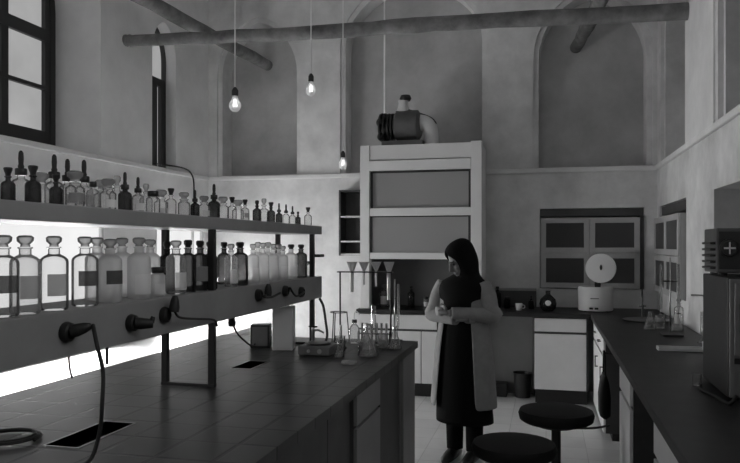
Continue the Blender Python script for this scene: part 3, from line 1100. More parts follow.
# hot plate with dark flask, burner and gas taps towards the rack
x, y = at_z(318, 354, BZ)
t = thing('hot_plate', 'low dark hot plate on the island bench left of the glassware', 'hot plate', (x, y, BZ))
MB().box(-0.10, 0.10, -0.09, 0.09, 0.003, 0.06, 0.008).build('case', GREYM, t)
MB().cyl((0, 0, 0.0602), 0.08, 0.012, 24, bev=0.002).build('heating_plate', DARK, t, 40)
MB().cyl((0.04, -0.098, 0.03), 0.014, 0.01, 14, 'Y').build('dial', STEEL, t, 40)
MB().cyl((-0.03, -0.098, 0.03), 0.010, 0.01, 14, 'Y').build('dial', STEEL, t, 40)
x, y = at_z(307, 350, BZ)
t = thing('gas_tap', 'gas tap on the island bench by the far rack post', 'tap', (-1.48, 4.40, BZ))
MB().lathe([(0, 0.001), (0.024, 0.001), (0.022, 0.012), (0.010, 0.02), (0.009, 0.11), (0.012, 0.115), (0.010, 0.13), (0, 0.13)], 14).build('stem', STEEL, t, 40)
MB().tube([(0, 0, 0.11), (0.04, -0.01, 0.115), (0.08, -0.02, 0.10)], [0.009, 0.007, 0.006], 8).build('nozzle', STEEL, t, True)
MB().box(-0.03, 0.03, -0.005, 0.005, 0.131, 0.141, 0.003).build('lever', DARK, t)
cable('black rubber hose from the rack end drooping to the bench',
      [(-1.50, 4.60, 1.205), (-1.48, 4.62, 1.15), (-1.45, 4.58, 1.05), (-1.43, 4.55, 0.96), (-1.43, 4.49, BZ + 0.013), (-1.42, 4.42, BZ + 0.012)], None, 0.009, name='rubber_hose')
t = thing('bunsen_burner', 'small dark burner standing right of the hot plate', 'burner', (-1.29, 4.40, BZ))
MB().lathe([(0, 0.001), (0.04, 0.001), (0.038, 0.01), (0.012, 0.022), (0, 0.022)], 16).build('foot', DARK, t, 40)
MB().cyl((0, 0, 0.022), 0.008, 0.13, 12).build('burner_tube', STEEL, t, 40)
MB().cyl((0, 0, 0.035), 0.012, 0.02, 12).build('air_collar', DARK, t, 40)
t = thing('tripod', 'thin dark tripod behind the dark burner', 'tripod', (-1.40, 4.72, BZ))
MB().lathe([(0.055, 0.20), (0.062, 0.20), (0.062, 0.206), (0.055, 0.206), (0.055, 0.20)], 20).build('ring', POST, t, 40)
for kk in range(3):
    a = kk * 2 * PI / 3 + 0.4
    MB().tube([(0.058 * math.cos(a), 0.058 * math.sin(a), 0.20), (0.075 * math.cos(a), 0.075 * math.sin(a), 0.001)], 0.004, 7, smooth=False).build('leg', POST, t, True)

# ------------------------------------------------------------------ white side bench along the left wall
t = thing('side_bench', 'low white bench along the left wall under the bright windows', 'bench', (-3.68, 5.0, 0))
MB().box(XL + 0.005, -3.37, 0.5, 7.85, 0.555, 0.60, 0.005).build('bench_top', WHITETOP, t, world=True)
MB().box(XL + 0.005, -3.40, 0.55, 7.80, 0.002, 0.555).build('bench_base', CABW, t, world=True)

# ------------------------------------------------------------------ back bench and right bench
BY0 = 7.15
wb = tag(MB().box(-1.93, XR - 0.004, BY0, YB - 0.004, BZ - 0.04, BZ, 0.004).build('back_worktop', SIDETOP), 'dark worktop along the back wall under the fume hood', 'worktop')
wr = tag(MB().box(0.42, XR - 0.004, 1.0, BY0 - 0.002, BZ - 0.045, BZ, 0.005).build('side_worktop', SIDETOP), 'long dark worktop along the right wall', 'worktop')
BT = BZ - 0.047
cab('bench_cabinet', 'white drawer and door cabinet below the fume hood, left of the person', '-Y', 7.18, 7.85, -1.91, -1.08, 0, BT,
    [('drawer', 0, 0.5, 0.78, 1), ('drawer', 0.5, 1, 0.78, 1), ('door', 0, 0.5, 0, 0.765), ('door', 0.5, 0.8, 0, 0.765), ('door', 0.8, 1, 0, 0.765)], CABD, CABW, None, toe=0.14)
cab('bench_cabinet', 'white cabinet with one drawer and door in the back right corner', '-Y', 7.18, 7.85, -0.115, 0.40, 0, BT,
    [('drawer', 0, 0.97, 0.80, 1), ('door', 0, 0.97, 0, 0.785)], CABD, CABW, None, toe=0.14)
t = tag(MB().box(-1.06, -0.13, 7.62, 7.65, 0.002, BT).build('kneehole_panel', CABG), 'grey panel closing the kneehole behind the person', 'panel')
x, y = at_z(506, 391, 0.003)
t = thing('black_case', 'black case lying on the floor under the back bench', 'case', (-0.52, 7.48, 0))
MB().box(-0.14, 0.13, -0.08, 0.08, 0.002, 0.14, 0.01).build('case_body', DARK, t)
MB().tube([(-0.05, -0.09, 0.10), (-0.04, -0.105, 0.10), (0.04, -0.105, 0.10), (0.05, -0.09, 0.10)], 0.006, 7).build('handle', RUBBER, t, True)
t = thing('waste_bin', 'dark round waste bin next to the corner cabinet', 'bin', (-0.235, 7.46, 0))
MB().lathe([(0, 0.002), (0.075, 0.002), (0.095, 0.25), (0.10, 0.255), (0.092, 0.255), (0.072, 0.01), (0, 0.01)], 20).build('bin_body', POST, t, 40)
cab('bench_cabinet', 'pale cabinet under the far end of the right bench', '-X', 0.445, 1.10, 5.95, 7.12, 0, BT,
    [('drawer', 0, 0.5, 0.78, 1), ('drawer', 0.5, 1, 0.78, 1), ('door', 0, 0.5, 0, 0.765), ('door', 0.5, 1, 0, 0.765)], CABD, CABX, DARK, toe=0.06)
cab('bench_cabinet', 'pale cabinet in the middle of the right bench', '-X', 0.445, 1.10, 4.10, 4.66, 0, BT, [('drawer', 0, 1, 0.78, 1), ('door', 0, 1, 0, 0.765)], CABD, CABX, None, toe=0.06)
cab('bench_cabinet', 'pale cabinet nearest the viewer under the right bench', '-X', 0.445, 1.10, 2.66, 3.22, 0, BT, [('drawer', 0, 1, 0.78, 1), ('door', 0, 1, 0, 0.765)], CABD, CABX, None, toe=0.06)
for ya, yb, lb in ((4.68, 5.93, 'far dark kneehole panel beneath the right bench'), (3.24, 4.08, 'near dark kneehole panel beneath the right bench')):
    tag(MB().box(0.60, 0.62, ya, yb, 0.002, BT).build('kneehole_panel', CABD), lb, 'panel')
tag(MB().box(0.47, 0.49, 1.2, 2.64, 0.002, BT).build('kneehole_panel', CABD), 'dark panel under the nearest stretch of the right bench', 'panel')
# bag hung below the right bench
t = thing('black_bag', 'black bag hanging by its strap under the right bench edge', 'bag', (0.40, 5.25, 0.36))
MB().loft([[(0.025 * a * s, 0.11 * b * s2, z) for a, b in ((-1, -0.8), (-0.4, -1), (0.4, -1), (1, -0.8), (1, 0.8), (0.4, 1), (-0.4, 1), (-1, 0.8))]
           for z, s, s2 in ((0, 0.5, 0.9), (0.02, 1.4, 1.0), (0.15, 1.5, 1.02), (0.25, 1.0, 0.95), (0.30, 0.4, 0.9))]).build('bag_body', SEATM, t, 50)
MB().tube([(0, -0.085, 0.28), (0, -0.06, 0.40), (0.0, 0, 0.46), (0, 0.06, 0.40), (0, 0.085, 0.28)], 0.007, 7).build('strap', SEATM, t, True)
tag(MB().tube([(0.455, 5.25, 0.80), (0.40, 5.25, 0.81), (0.395, 5.25, 0.825)], 0.005, 7).build('hook', POST), 'small hook under the right bench edge holding the bag', 'hook')

# back ledge
t = thing('reagent_ledge', 'dark low ledge along the back wall behind the benches', 'ledge', (-1.0, 7.82, BZ))
MB().box(-1.88, -0.10, 7.74, 7.86, BZ + 0.001, 1.08).build('ledge_body', CABD, t, world=True)
MB().box(-1.88, -0.10, 7.73, 7.86, 1.08, 1.10, 0.002).build('ledge_top', SHELF, t, world=True)

# ------------------------------------------------------------------ fume hood
HX0, HX1, HY0, HY1, HZ1 = -1.90, -0.63, 7.20, 7.72, 2.615
h = thing('fume_hood', 'tall pale fume hood standing on the back bench', 'fume hood', ((HX0 + HX1) / 2, HY0, BZ))
MB().box(HX0, HX0 + 0.10, HY0, HY0 + 0.10, BZ + 0.002, HZ1, 0.004).build('front_post', HOODW, h, world=True)
MB().box(HX1 - 0.11, HX1, HY0, HY0 + 0.10, BZ + 0.002, HZ1 + 0.012, 0.004).build('front_post', HOODW, h, world=True)
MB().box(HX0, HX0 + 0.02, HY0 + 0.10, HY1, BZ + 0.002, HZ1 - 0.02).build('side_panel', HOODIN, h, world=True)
MB().box(HX1 - 0.02, HX1, HY0 + 0.10, HY1, BZ + 0.002, HZ1 - 0.02).build('side_panel', HOODW, h, world=True)
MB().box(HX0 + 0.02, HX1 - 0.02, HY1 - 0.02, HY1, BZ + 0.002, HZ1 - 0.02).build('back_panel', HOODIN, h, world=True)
MB().box(HX0 + 0.02, HX1 - 0.02, HY0 + 0.10, HY1 - 0.02, HZ1 - 0.06, HZ1 - 0.02).build('top_panel', HOODW, h, world=True)
MB().box(HX0 + 0.10, HX1 - 0.11, HY0 + 0.02, HY0 + 0.06, 2.46, HZ1, 0.003).build('fascia', HOODW, h, world=True)
MB().box(HX0 + 0.10, HX1 - 0.11, HY0 - 0.005, HY0 + 0.05, 2.348, 2.452, 0.005).build('header_rail', HOODW, h, world=True)


def sash(z0, z1, y):
    m = MB()
    a, b = HX0 + 0.102, HX1 - 0.112
    m.box(a, a + 0.025, y, y + 0.02, z0, z1); m.box(b - 0.025, b, y, y + 0.02, z0, z1)
    m.box(a + 0.025, b - 0.025, y, y + 0.02, z1 - 0.02, z1)
    o = m.build('sash_frame', POST, h, world=True)
    MB().box(a + 0.025, b - 0.025, y + 0.007, y + 0.012, z0, z1 - 0.02).build('sash_glass', SASH, o, world=True)


sash(1.957, 2.345, HY0 + 0.05)
sash(1.49, 1.88, HY0 + 0.02)
MB().box(HX0 + 0.102, HX1 - 0.112, HY0 + 0.005, HY0 + 0.06, 1.873, 1.957, 0.006).build('sash_rail', HOODW, h, world=True)
MB().box(HX0 + 0.102, HX1 - 0.112, HY0 + 0.005, HY0 + 0.05, 1.423, 1.492, 0.006).build('sash_handle', HOODW, h, world=True)
for i, (x, kind, gl, cap, lb) in enumerate(((-1.70, 'reagent', CLEAR, 'flat', 'clear reagent bottle standing inside the fume hood at left'),
                                            (-1.40, 'narrow', AMBER, 'dark', 'brown bottle standing inside the fume hood'),
                                            (-1.24, 'tub', CLOUD, 'screw', 'small pale jar standing inside the fume hood'),
                                            (-0.95, 'narrow', CLEAR, 'flat', 'clear narrow bottle inside the hood behind the person'))):
    make_bottle(kind, gl, cap, 'w' if i != 1 else None, (x, 7.45, BZ + 0.001), -1.4, lb, 'bottle' if kind != 'tub' else 'jar', 'bottles in the fume hood', 1.0)

# exhaust blower on top of the hood
fz0 = HZ1 + 0.013
q = pt_y(405, 130, 7.47)
bl = thing('exhaust_blower', 'dark exhaust blower with finned motor on top of the fume hood', 'blower', (q.x, 7.47, HZ1 - 0.02))
W = lambda px, py: pt_y(px, py, 7.47)
m = MB()
a, b = W(395, 126), W(421, 126)
ctr = (a + b) / 2
m.lathe([(0, a.x), (0.13, a.x), (0.165, a.x + 0.03), (0.165, b.x - 0.03), (0.12, b.x), (0, b.x)], 24, (0, 7.47, a.z - 0.005), 'X')
m.build('volute', GREYD, bl, 40, world=True)
m = MB()
c0 = W(379, 128)
m.lathe([(0, c0.x), (0.06, c0.x), (0.085, c0.x + 0.02), (0.085, a.x), (0, a.x)], 18, (0, 7.47, c0.z), 'X')
for kk in range(9):
    an = kk * 2 * PI / 9
    m.ball((c0.x + 0.03 + 0.05 * (kk % 2), 7.47 + 0.11 * math.cos(an), c0.z + 0.12 * math.sin(an)), 0.038, 0.035, 0.045, 8)
for xx in (0.02, 0.065, 0.11, 0.15):
    m.lathe([(0.06, c0.x + xx), (0.15, c0.x + xx), (0.15, c0.x + xx + 0.016), (0.06, c0.x + xx + 0.016)], 18, (0, 7.47, c0.z), 'X')
m.build('finned_motor', DARK, bl, 40, world=True)
m = MB()
m.tube([W(416, 122), W(426, 124), W(431, 131), W(431.5, 145.5)], [0.085, 0.085, 0.075, 0.075], 16)
m.build('duct_elbow', HOODW, bl, 50, world=True)
m = MB()
m.tube([W(396, 113), W(408, 112), W(420, 115), W(431, 119), W(436, 124)], [0.02, 0.03, 0.025, 0.02, 0.012], 8)
m.build('cover_strap', DARK, bl, 50, world=True)
m = MB()
e0 = W(403, 113)
m.lathe([(0, 0), (0.075, 0), (0.06, 0.05), (0.05, 0.10), (0.055, 0.13), (0, 0.13)], 16, e0)
m.build('outlet_neck', HOODW, bl, 40, world=True)
e1 = W(405.5, 101)
MB().lathe([(0, 0), (0.05, 0), (0.065, 0.025), (0.05, 0.06), (0, 0.07)], 16, e1).build('outlet_cap', DARK, bl, 40, world=True)
MB().box(W(384, 0).x, W(424, 0).x, 7.35, 7.58, HZ1 - 0.0195, W(400, 142).z).build('mounting_plate', GREYM, bl, world=True)
q = W(388, 116)
MB().tube([(q.x, q.y - 0.17, q.z), (q.x, q.y - 0.17, ZT - 0.001)], 0.009, 6, smooth=False).build('power_lead', CORDM, bl, True, world=True)

# open shelf left of the hood
t = thing('wall_shelf', 'open dark wall shelf with pale boards left of the fume hood', 'shelf', (-2.10, 7.80, 1.45))
x0, x1 = -2.27, -1.93
m = MB()
m.box(x0, x1, 7.87, 7.888, 1.45, 2.19); m.box(x0, x0 + 0.02, 7.66, 7.87, 1.45, 2.19); m.box(x1 - 0.02, x1, 7.66, 7.87, 1.45, 2.19)
m.box(x0 + 0.02, x1 - 0.02, 7.66, 7.87, 2.17, 2.19)
m.build('case', CABD, t, world=True)
for z in (1.455, 1.60, 1.88):
    MB().box(x0 + 0.021, x1 - 0.021, 7.665, 7.869, z, z + 0.018).build('shelf_board', CABW, t, world=True)

# ------------------------------------------------------------------ glazed cupboards in the recesses


def glazed(label, axis, plane, u0, u1, z0, z1, depth):
    sg = 1

    def B(m, ua, ub, wa, wb, za, zb, bev=0):
        if axis == 'Y':
            m.box(ua, ub, wa, wb, za, zb, bev)
        else:
            m.box(wa, wb, ua, ub, za, zb, bev)
        return m
    c = ((u0 + u1) / 2, plane, z0) if axis == 'Y' else (plane, (u0 + u1) / 2, z0)
    t = thing('glazed_cupboard', label, 'cupboard', c)
    m = MB()
    B(m, u0, u1, plane + depth - 0.01, plane + depth, z0, z1)
    B(m, u0, u0 + 0.02, plane + 0.022, plane + depth - 0.01, z0, z1); B(m, u1 - 0.02, u1, plane + 0.022, plane + depth - 0.01, z0, z1)
    B(m, u0 + 0.02, u1 - 0.02, plane + 0.022, plane + depth - 0.01, z0, z0 + 0.02); B(m, u0 + 0.02, u1 - 0.02, plane + 0.022, plane + depth - 0.01, z1 - 0.02, z1)
    m.build('case', CABW2, t, world=True)
    um, zm = (u0 + u1) / 2, (z0 + z1) / 2 + 0.0
    fw = 0.055
    for a, b in ((u0, um - 0.002), (um + 0.002, u1)):
        for c0, c1 in ((z0, zm - 0.002), (zm + 0.002, z1)):
            m = MB()
            B(m, a, a + fw, plane, plane + 0.02, c0, c1, 0.002); B(m, b - fw, b, plane, plane + 0.02, c0, c1, 0.002)
            B(m, a + fw, b - fw, plane, plane + 0.02, c0, c0 + fw, 0.002); B(m, a + fw, b - fw, plane, plane + 0.02, c1 - fw, c1, 0.002)
            o = m.build('door', CABW2, t, world=True)
            B(MB(), a + fw, b - fw, plane + 0.008, plane + 0.012, c0 + fw, c1 - fw).build('door_pane', CABGL, o, world=True)
    return t


glazed('cupboard with four glazed white doors set in the back wall', 'Y', YB - 0.03, -0.055, 0.955, 1.11, 1.86, 0.23)
glazed('cupboard with narrow glazed white doors set in the right wall', 'X', XR - 0.06, 6.36, 7.70, 1.11, 1.84, 0.26)
# dark boards above them stand in for shade at the recess heads
struct(MB().box(-0.06, 0.995, YB + 0.02, YB + 0.20, 1.88, 1.96).build('trim_5', CABD))
struct(MB().box(XR + 0.02, XR + 0.20, 6.34, 7.73, 1.87, 1.955).build('trim_6', CABD))
struct(MB().box(0.96, 0.995, YB - 0.02, YB + 0.20, 1.105, 1.878).build('trim_7', CABD))

# ------------------------------------------------------------------ things on the back and right benches
cx, cyy = 0.487, 7.50
t = thing('centrifuge', 'white drum centrifuge with its round lid raised, in the corner', 'centrifuge', (cx, cyy, BZ))
MB().lathe([(0, 0.012), (0.165, 0.012), (0.170, 0.02), (0.170, 0.24), (0.163, 0.25), (0.135, 0.251), (0.13, 0.16), (0, 0.16)], 32).build('drum', CABW, t, 40)
lid = MB().lathe([(0, 0), (0.135, 0), (0.152, 0.012), (0.152, 0.028), (0.146, 0.036), (0.05, 0.044), (0, 0.044)], 32, (0, 0, 0), 'Y')
bmesh.ops.rotate(lid.bm, verts=lid.bm.verts[:], cent=(0, 0, 0), matrix=Matrix.Rotation(PI, 3, 'Z'))
bmesh.ops.translate(lid.bm, verts=lid.bm.verts[:], vec=(0.06, 0.15, 0.43))
lo_ = lid.build('lid', CABX, t, 40)
MB().ball((0.06, 0.105, 0.44), 0.014, 0.012, 0.03, 10).build('lid_knob', DARK, lo_, True)
MB().box(0.0, 0.06, 0.12, 0.17, 0.20, 0.30, 0.004).build('hinge', POST, t)
for xx in (-0.05, 0.0):
    MB().box(xx - 0.02, xx + 0.015, -0.176, -0.160, 0.03, 0.05, 0.002).build('switch', DARK, t)
MB().box(-0.06, 0.02, -0.174, -0.160, 0.135, 0.142).build('name_strip', POST, t)
for xx in (-0.1, 0.1):
    for yy in (-0.08, 0.08):
        MB().cyl((xx, yy, 0.001), 0.015, 0.013, 10).build('foot', RUBBER, t)
q = at_z(549, 309, BZ)
t = thing('round_flask', 'round dark flask with pale label left of the centrifuge', 'flask', (0.02, 7.40, BZ))
MB().lathe([(0, 0.001), (0.05, 0.001), (0.075, 0.03), (0.085, 0.075), (0.075, 0.12), (0.04, 0.155), (0.024, 0.17), (0.024, 0.20), (0.03, 0.205), (0, 0.205)], 20).build('glass_body', AMBER, t, True)
MB().ball((0, -0.073, 0.085), 0.032, 0.015, 0.030, 12).build('paper_label', PAPER, t, True)
t = thing('white_cup', 'small white cup on the back bench right of the person', 'cup', (-0.27, 7.42, BZ))
MB().lathe([(0, 0.001), (0.028, 0.001), (0.036, 0.07), (0.033, 0.07), (0.026, 0.006), (0, 0.006)], 18).build('cup_body', PAPER, t, 40)
MB().tube([(0.034, 0, 0.055), (0.056, 0, 0.05), (0.056, 0, 0.025), (0.031, 0, 0.02)], 0.004, 7).build('cup_handle', PAPER, t, True)
for i, (x, kind, gl, cap, lb) in enumerate(((-0.50, 'narrow', AMBER, 'dark', 'brown bottle on the back bench just right of the person'),
                                            (-0.40, 'tub', AMBER, 'screw', 'squat brown jar on the back bench left of the white cup'),
                                            (-0.15, 'stoppered', AMBER, 'dark', 'small brown bottle between the white cup and round flask'))):
    make_bottle(kind, gl, cap, None, (x, 7.60, BZ + 0.001), -1.4, lb, 'bottle' if kind != 'tub' else 'jar', 'bottles on the back bench', 1.0)

# sink with a tap in the far part of the right bench
sx, sy = 0.86, 6.65
t = thing('bench_sink', 'shallow round-rimmed sink at the far end of the right bench', 'sink', (sx, sy, BZ))
MB().lathe([(0, 0.001), (0.16, 0.001), (0.19, 0.008), (0.20, 0.014), (0.185, 0.014), (0.15, 0.006), (0, 0.005)], 28).build('basin', STEEL, t, 40)
t = thing('swan_neck_tap', 'thin swan-neck tap rising behind the bench sink', 'tap', (0.86, 6.90, BZ))
MB().lathe([(0, 0.001), (0.022, 0.001), (0.02, 0.015), (0.011, 0.02), (0.011, 0.12), (0, 0.12)], 14).build('pillar', POST, t, 40)
MB().tube([(0, 0, 0.10), (0, 0, 0.22), (-0.01, -0.06, 0.27), (-0.02, -0.12, 0.24), (-0.02, -0.13, 0.20)], 0.006, 8).build('spout', POST, t, True)
MB().tube([(-0.03, 0, 0.11), (0.03, 0, 0.11)], 0.006, 7, smooth=False).build('lever', DARK, t, True)

# burette stand on the right bench
x, y = at_z(674, 330, BZ)
t = thing('burette_stand', 'tall burette stand with two tubes on the right bench', 'burette stand', (0.90, 5.62, BZ))
MB().box(-0.07, 0.07, -0.10, 0.10, 0.001, 0.016, 0.004).build('base_plate', POST, t)
MB().cyl((0, 0.05, 0.016), 0.006, 0.56, 10).build('rod', STEEL, t, True)
for xx in (-0.07, 0.05):
    MB().lathe([(0.0005, 0.14), (0.003, 0.16), (0.009, 0.20), (0.009, 0.53), (0.0075, 0.53), (0.0075, 0.20), (0.001, 0.17)], 12, (xx, 0.0, 0)).build('burette', CLOUD, t, True)
    MB().cyl((xx - 0.015, 0.0, 0.165), 0.004, 0.03, 8, 'X').build('stopcock', DARK, t, True)
MB().tube([(-0.07, 0.0, 0.40), (-0.03, 0.035, 0.40), (0, 0.05, 0.40), (0.03, 0.035, 0.40), (0.05, 0.0, 0.40)], 0.006, 7).build('double_clamp', DARK, t, True)
t = thing('clamp_arm', 'horizontal clamp arm with dark knob against the right wall', 'clamp', (XR - 0.005, 5.15, BZ + 0.33))
MB().tube([(0, 0, 0), (-0.18, -0.02, 0.005)], 0.006, 8, smooth=False).build('arm', STEEL, t, True)
MB().ball((-0.05, -0.035, 0), 0.028, 0.022, 0.022, 12).build('knob', DARK, t, True)
MB().cyl((-0.001, 0, 0), 0.025, 0.005, 14, 'X').build('wall_flange', POST, t, True)
RG = 'glassware on the right bench'
vessel('conical_flask', 'clear conical flask left of the tall burette stand', 'flask', FLASK, 0, 0, liquid, sc=0.75, group=RG, loc=(0.80, 5.98))
vessel('conical_flask', 'clear conical flask right behind the tall burette stand', 'flask', FLASK, 0, 0, liquid, sc=0.85, group=RG, loc=(0.99, 5.95))
vessel('glass_beaker', 'clear beaker beside the flask left of the burette stand', 'beaker', BEAKER, 0, 0, None, gm=CLEAR, sc=1.0, group=RG, loc=(0.89, 6.08))
vessel('measuring_cylinder', 'measuring cylinder standing right of the tall burette stand', 'measuring cylinder', CYLI, 0, 0, None, sc=0.8, group=RG, loc=(1.04, 5.25))
make_bottle('narrow', CLEAR, 'flat', 'w', (1.05, 6.2, BZ + 0.001), -2.0, 'clear narrow bottle by the right wall behind the flasks', 'bottle', RG, 1.0)
# pale tray
x0, y0 = at_z(652, 341, BZ)
t = thing('pale_tray', 'long pale shallow tray lying on the right bench', 'tray', (0.88, 4.83, BZ))
m = MB()
m.box(-0.19, 0.19, -0.05, 0.05, 0.001, 0.006)
m.box(-0.19, 0.19, -0.05, -0.044, 0.006, 0.022); m.box(-0.19, 0.19, 0.044, 0.05, 0.006, 0.022)
m.box(-0.19, -0.184, -0.044, 0.044, 0.006, 0.022); m.box(0.184, 0.19, -0.044, 0.044, 0.006, 0.022)
m.build('tray_body', HOODW, t)
# wall tap over the tray
q = pt(696, 328, 0.98)
t = thing('bench_tap', 'dark horizontal tap with bright nozzle near the pale tray', 'tap', (1.0, 4.62, BZ))
MB().lathe([(0, 0.001), (0.025, 0.001), (0.022, 0.012), (0.012, 0.02), (0.012, 0.07), (0, 0.07)], 14).build('pillar', POST, t, 40)
MB().tube([(0.06, -0.03, 0.065), (0, 0, 0.065), (-0.07, 0.03, 0.065)], 0.012, 10).build('arm', DARK, t, True)
MB().cyl((-0.07, 0.03, 0.035), 0.010, 0.05, 10).build('nozzle', PAPER, t, True)
# drying oven
OVEN = mat('dark oven enamel', 0.028, 0.5, var=0.2, scale=6, spec=0.3)
ov = thing('drying_oven', 'large dark oven standing on the right bench at frame edge', 'oven', (0.93, 3.53, BZ))
OX0, OX1, OY0, OY1 = 0.755, 1.105, 3.29, 3.80
MB().box(OX0, OX1, OY0 + 0.02, OY1, BZ + 0.015, 1.43, 0.006).build('case', OVEN, ov, world=True)
MB().box(OX0 + 0.004, OX1, OY0, OY0 + 0.019, BZ + 0.02, 1.425, 0.004).build('front_frame', GREYM, ov, world=True)
d = MB().box(OX0 + 0.02, OX1 - 0.02, OY0 - 0.018, OY0 - 0.001, 1.10, 1.41, 0.004).build('door', GREYM, ov, world=True)
MB().box(OX0 + 0.035, OX0 + 0.055, OY0 - 0.04, OY0 - 0.018, 1.20, 1.32, 0.004).build('door_handle', DARK, d, world=True)
MB().box(OX0 + 0.02, OX1 - 0.02, OY0 - 0.012, OY0 - 0.001, 1.065, 1.09).build('trim_strip', DARK, ov, world=True)
for xx in (0.85, 0.95):
    MB().cyl((xx, OY0 - 0.02, 0.99), 0.025, 0.019, 16, 'Y').build('dial', DARK, ov, world=True)
for xx in (OX0 + 0.04, OX1 - 0.04):
    for yy in (OY0 + 0.06, OY1 - 0.05):
        MB().cyl((xx, yy, BZ + 0.001), 0.018, 0.016, 10).build('foot', RUBBER, ov, world=True)
# gauge unit on the oven
t = thing('gauge_box', 'dark instrument box with a round dial on top of the oven', 'instrument', (0.87, 3.58, 1.431))
MB().box(-0.125, 0.15, -0.11, 0.14, 0.012, 0.215, 0.006).build('case', GREYD, t)
MB().box(-0.115, 0.10, -0.114, -0.1105, 0.03, 0.20, 0.002).build('face_plate', POST, t)
o = MB().lathe([(0, -0.115), (0.042, -0.115), (0.042, -0.126), (0.034, -0.129), (0.032, -0.120), (0, -0.120)], 22, (-0.072, 0, 0.125), 'Y').build('dial', DARK, t, 40)
m = MB()
m.box(-0.075, -0.069, -0.124, -0.1205, 0.098, 0.152)
m.box(-0.096, -0.048, -0.124, -0.1205, 0.121, 0.129)
m.build('pointer_cross', HOODW, o)
MB().cyl((0.03, -0.130, 0.09), 0.02, 0.015, 16, 'Y').build('knob', DARK, t, 40)
for i in range(5):
    MB().box(-0.148, -0.1255, -0.10, 0.08, 0.03 + i * 0.028, 0.04 + i * 0.028, 0.002).build('cooling_fin', POST, t)
for xx in (-0.09, 0.11):
    for yy in (-0.08, 0.10):
        MB().cyl((xx, yy, 0.001), 0.018, 0.012, 10).build('foot', RUBBER, t)
vessel('glass_beaker', 'lone small beaker on the right bench in front of the oven', 'beaker', BEAKER, 697, 386, None, gm=CLEAR, sc=0.55, group=RG)
cable('black cable lying from the oven front along the right bench',
      [(0.78, 3.275, BZ + 0.03), (0.74, 3.22, BZ + 0.009), (0.72, 3.36, BZ + 0.008), (0.69, 3.5, BZ + 0.008), (0.71, 3.62, BZ + 0.008)], None, 0.008)

# ------------------------------------------------------------------ stools


def stool(label, x, y, zs, rz):
    t = thing('lab_stool', label, 'stool', (x, y, 0), rz, 'black swivel stools')
    MB().lathe([(0, zs - 0.068), (0.165, zs - 0.068), (0.184, zs - 0.056), (0.190, zs - 0.03), (0.182, zs - 0.009), (0.15, zs), (0, zs + 0.004)], 32).build('seat', SEATM, t, 50)
    MB().lathe([(0, zs - 0.09), (0.10, zs - 0.09), (0.12, zs - 0.069), (0, zs - 0.069)], 20).build('seat_plate', POST, t, 40)
    MB().cyl((0, 0, 0.08), 0.024, zs - 0.09 - 0.08, 14).build('column', POST, t, 40)
    MB().tube([(0.02, 0, zs - 0.10), (0.18, 0, zs - 0.10), (0.27, 0, zs - 0.085)], 0.006, 7).build('height_lever', POST, t, True)
    MB().lathe([(0.145, 0.30), (0.155, 0.295), (0.165, 0.30), (0.155, 0.31), (0.145, 0.30)], 24).build('foot_ring', POST, t, True)
    for i in range(5):
        a = i * 2 * PI / 5
        lg = MB().tube([(0.015 * math.cos(a), 0.015 * math.sin(a), 0.095), (0.15 * math.cos(a), 0.15 * math.sin(a), 0.07), (0.24 * math.cos(a), 0.24 * math.sin(a), 0.035)], [0.02, 0.017, 0.012], 8).build('leg', POST, t, True)
        MB().cyl((0.235 * math.cos(a), 0.235 * math.sin(a), 0.001), 0.016, 0.028, 10).build('glide', RUBBER, lg, 40)
    for a in (0, PI / 2):
        pass
    return t


stool('black round stool with side lever by the right bench cabinets', 0.05, 3.74, 0.735, 0.2)
stool('lower black round stool cut off by the bottom edge, nearer the person', -0.14, 3.24, 0.69, 1.4)

# ------------------------------------------------------------------ the person
P0 = thing('person', 'person standing by the bench in black headscarf and pale open coat, arms folded', 'person', (-0.585, 5.18, 0), math.radians(-16))
P0.scale = (1, 1, 0.985)


def ell(cx_, cy_, z, rx, ry, n=20):
    return [(cx_ + rx * math.cos(2 * PI * i / n), cy_ + ry * math.sin(2 * PI * i / n), z) for i in range(n)]


HC = Vector((0.0, -0.052, 1.485))
HR = Matrix.Rotation(math.radians(-42), 3, 'Z') @ Matrix.Rotation(math.radians(30), 3, 'X')


def hd(x, y, z):
    return HC + HR @ Vector((x, y, z))


def remesh(o, v, it=6):
    md = o.modifiers.new('remesh', 'REMESH')
    md.mode = 'VOXEL'
    md.voxel_size = v
    md.use_smooth_shade = True
    s = o.modifiers.new('smooth', 'SMOOTH')
    s.iterations = it
    s.factor = 0.5


b = MB()
b.loft([ell(0, 0.0, 0.80, 0.15, 0.105), ell(0, 0, 0.92, 0.165, 0.115), ell(0, 0, 1.04, 0.125, 0.092), ell(0, -0.005, 1.18, 0.148, 0.105),
        ell(0, 0, 1.29, 0.165, 0.09), ell(0, 0.005, 1.345, 0.10, 0.065), ell(0, -0.005, 1.385, 0.052, 0.052), ell(0, -0.025, 1.45, 0.05, 0.052)])
for sx_ in (-1, 1):
    b.tube([(0.085 * sx_, 0, 0.86), (0.085 * sx_, -0.012, 0.66), (0.08 * sx_, -0.01, 0.46), (0.078 * sx_, 0.018, 0.30), (0.075 * sx_, 0.02, 0.08)],
           [0.085, 0.076, 0.054, 0.05, 0.036], 14)
    b.tube([(0.075 * sx_, 0.045, 0.045), (0.077 * sx_, 0.0, 0.05), (0.082 * sx_, -0.10, 0.03)], [0.036, 0.040, 0.030], 12)
ARMS = [  # shoulder, elbow, wrist, fingertip direction
    ((0.165, 0.0, 1.305), (0.232, -0.035, 1.085), (-0.03, -0.200, 1.105), (-0.95, 0.28, 0.05)),
    ((-0.165, 0.0, 1.305), (-0.225, -0.035, 1.075), (0.02, -0.162, 1.055), (0.96, 0.24, 0.10)),
]
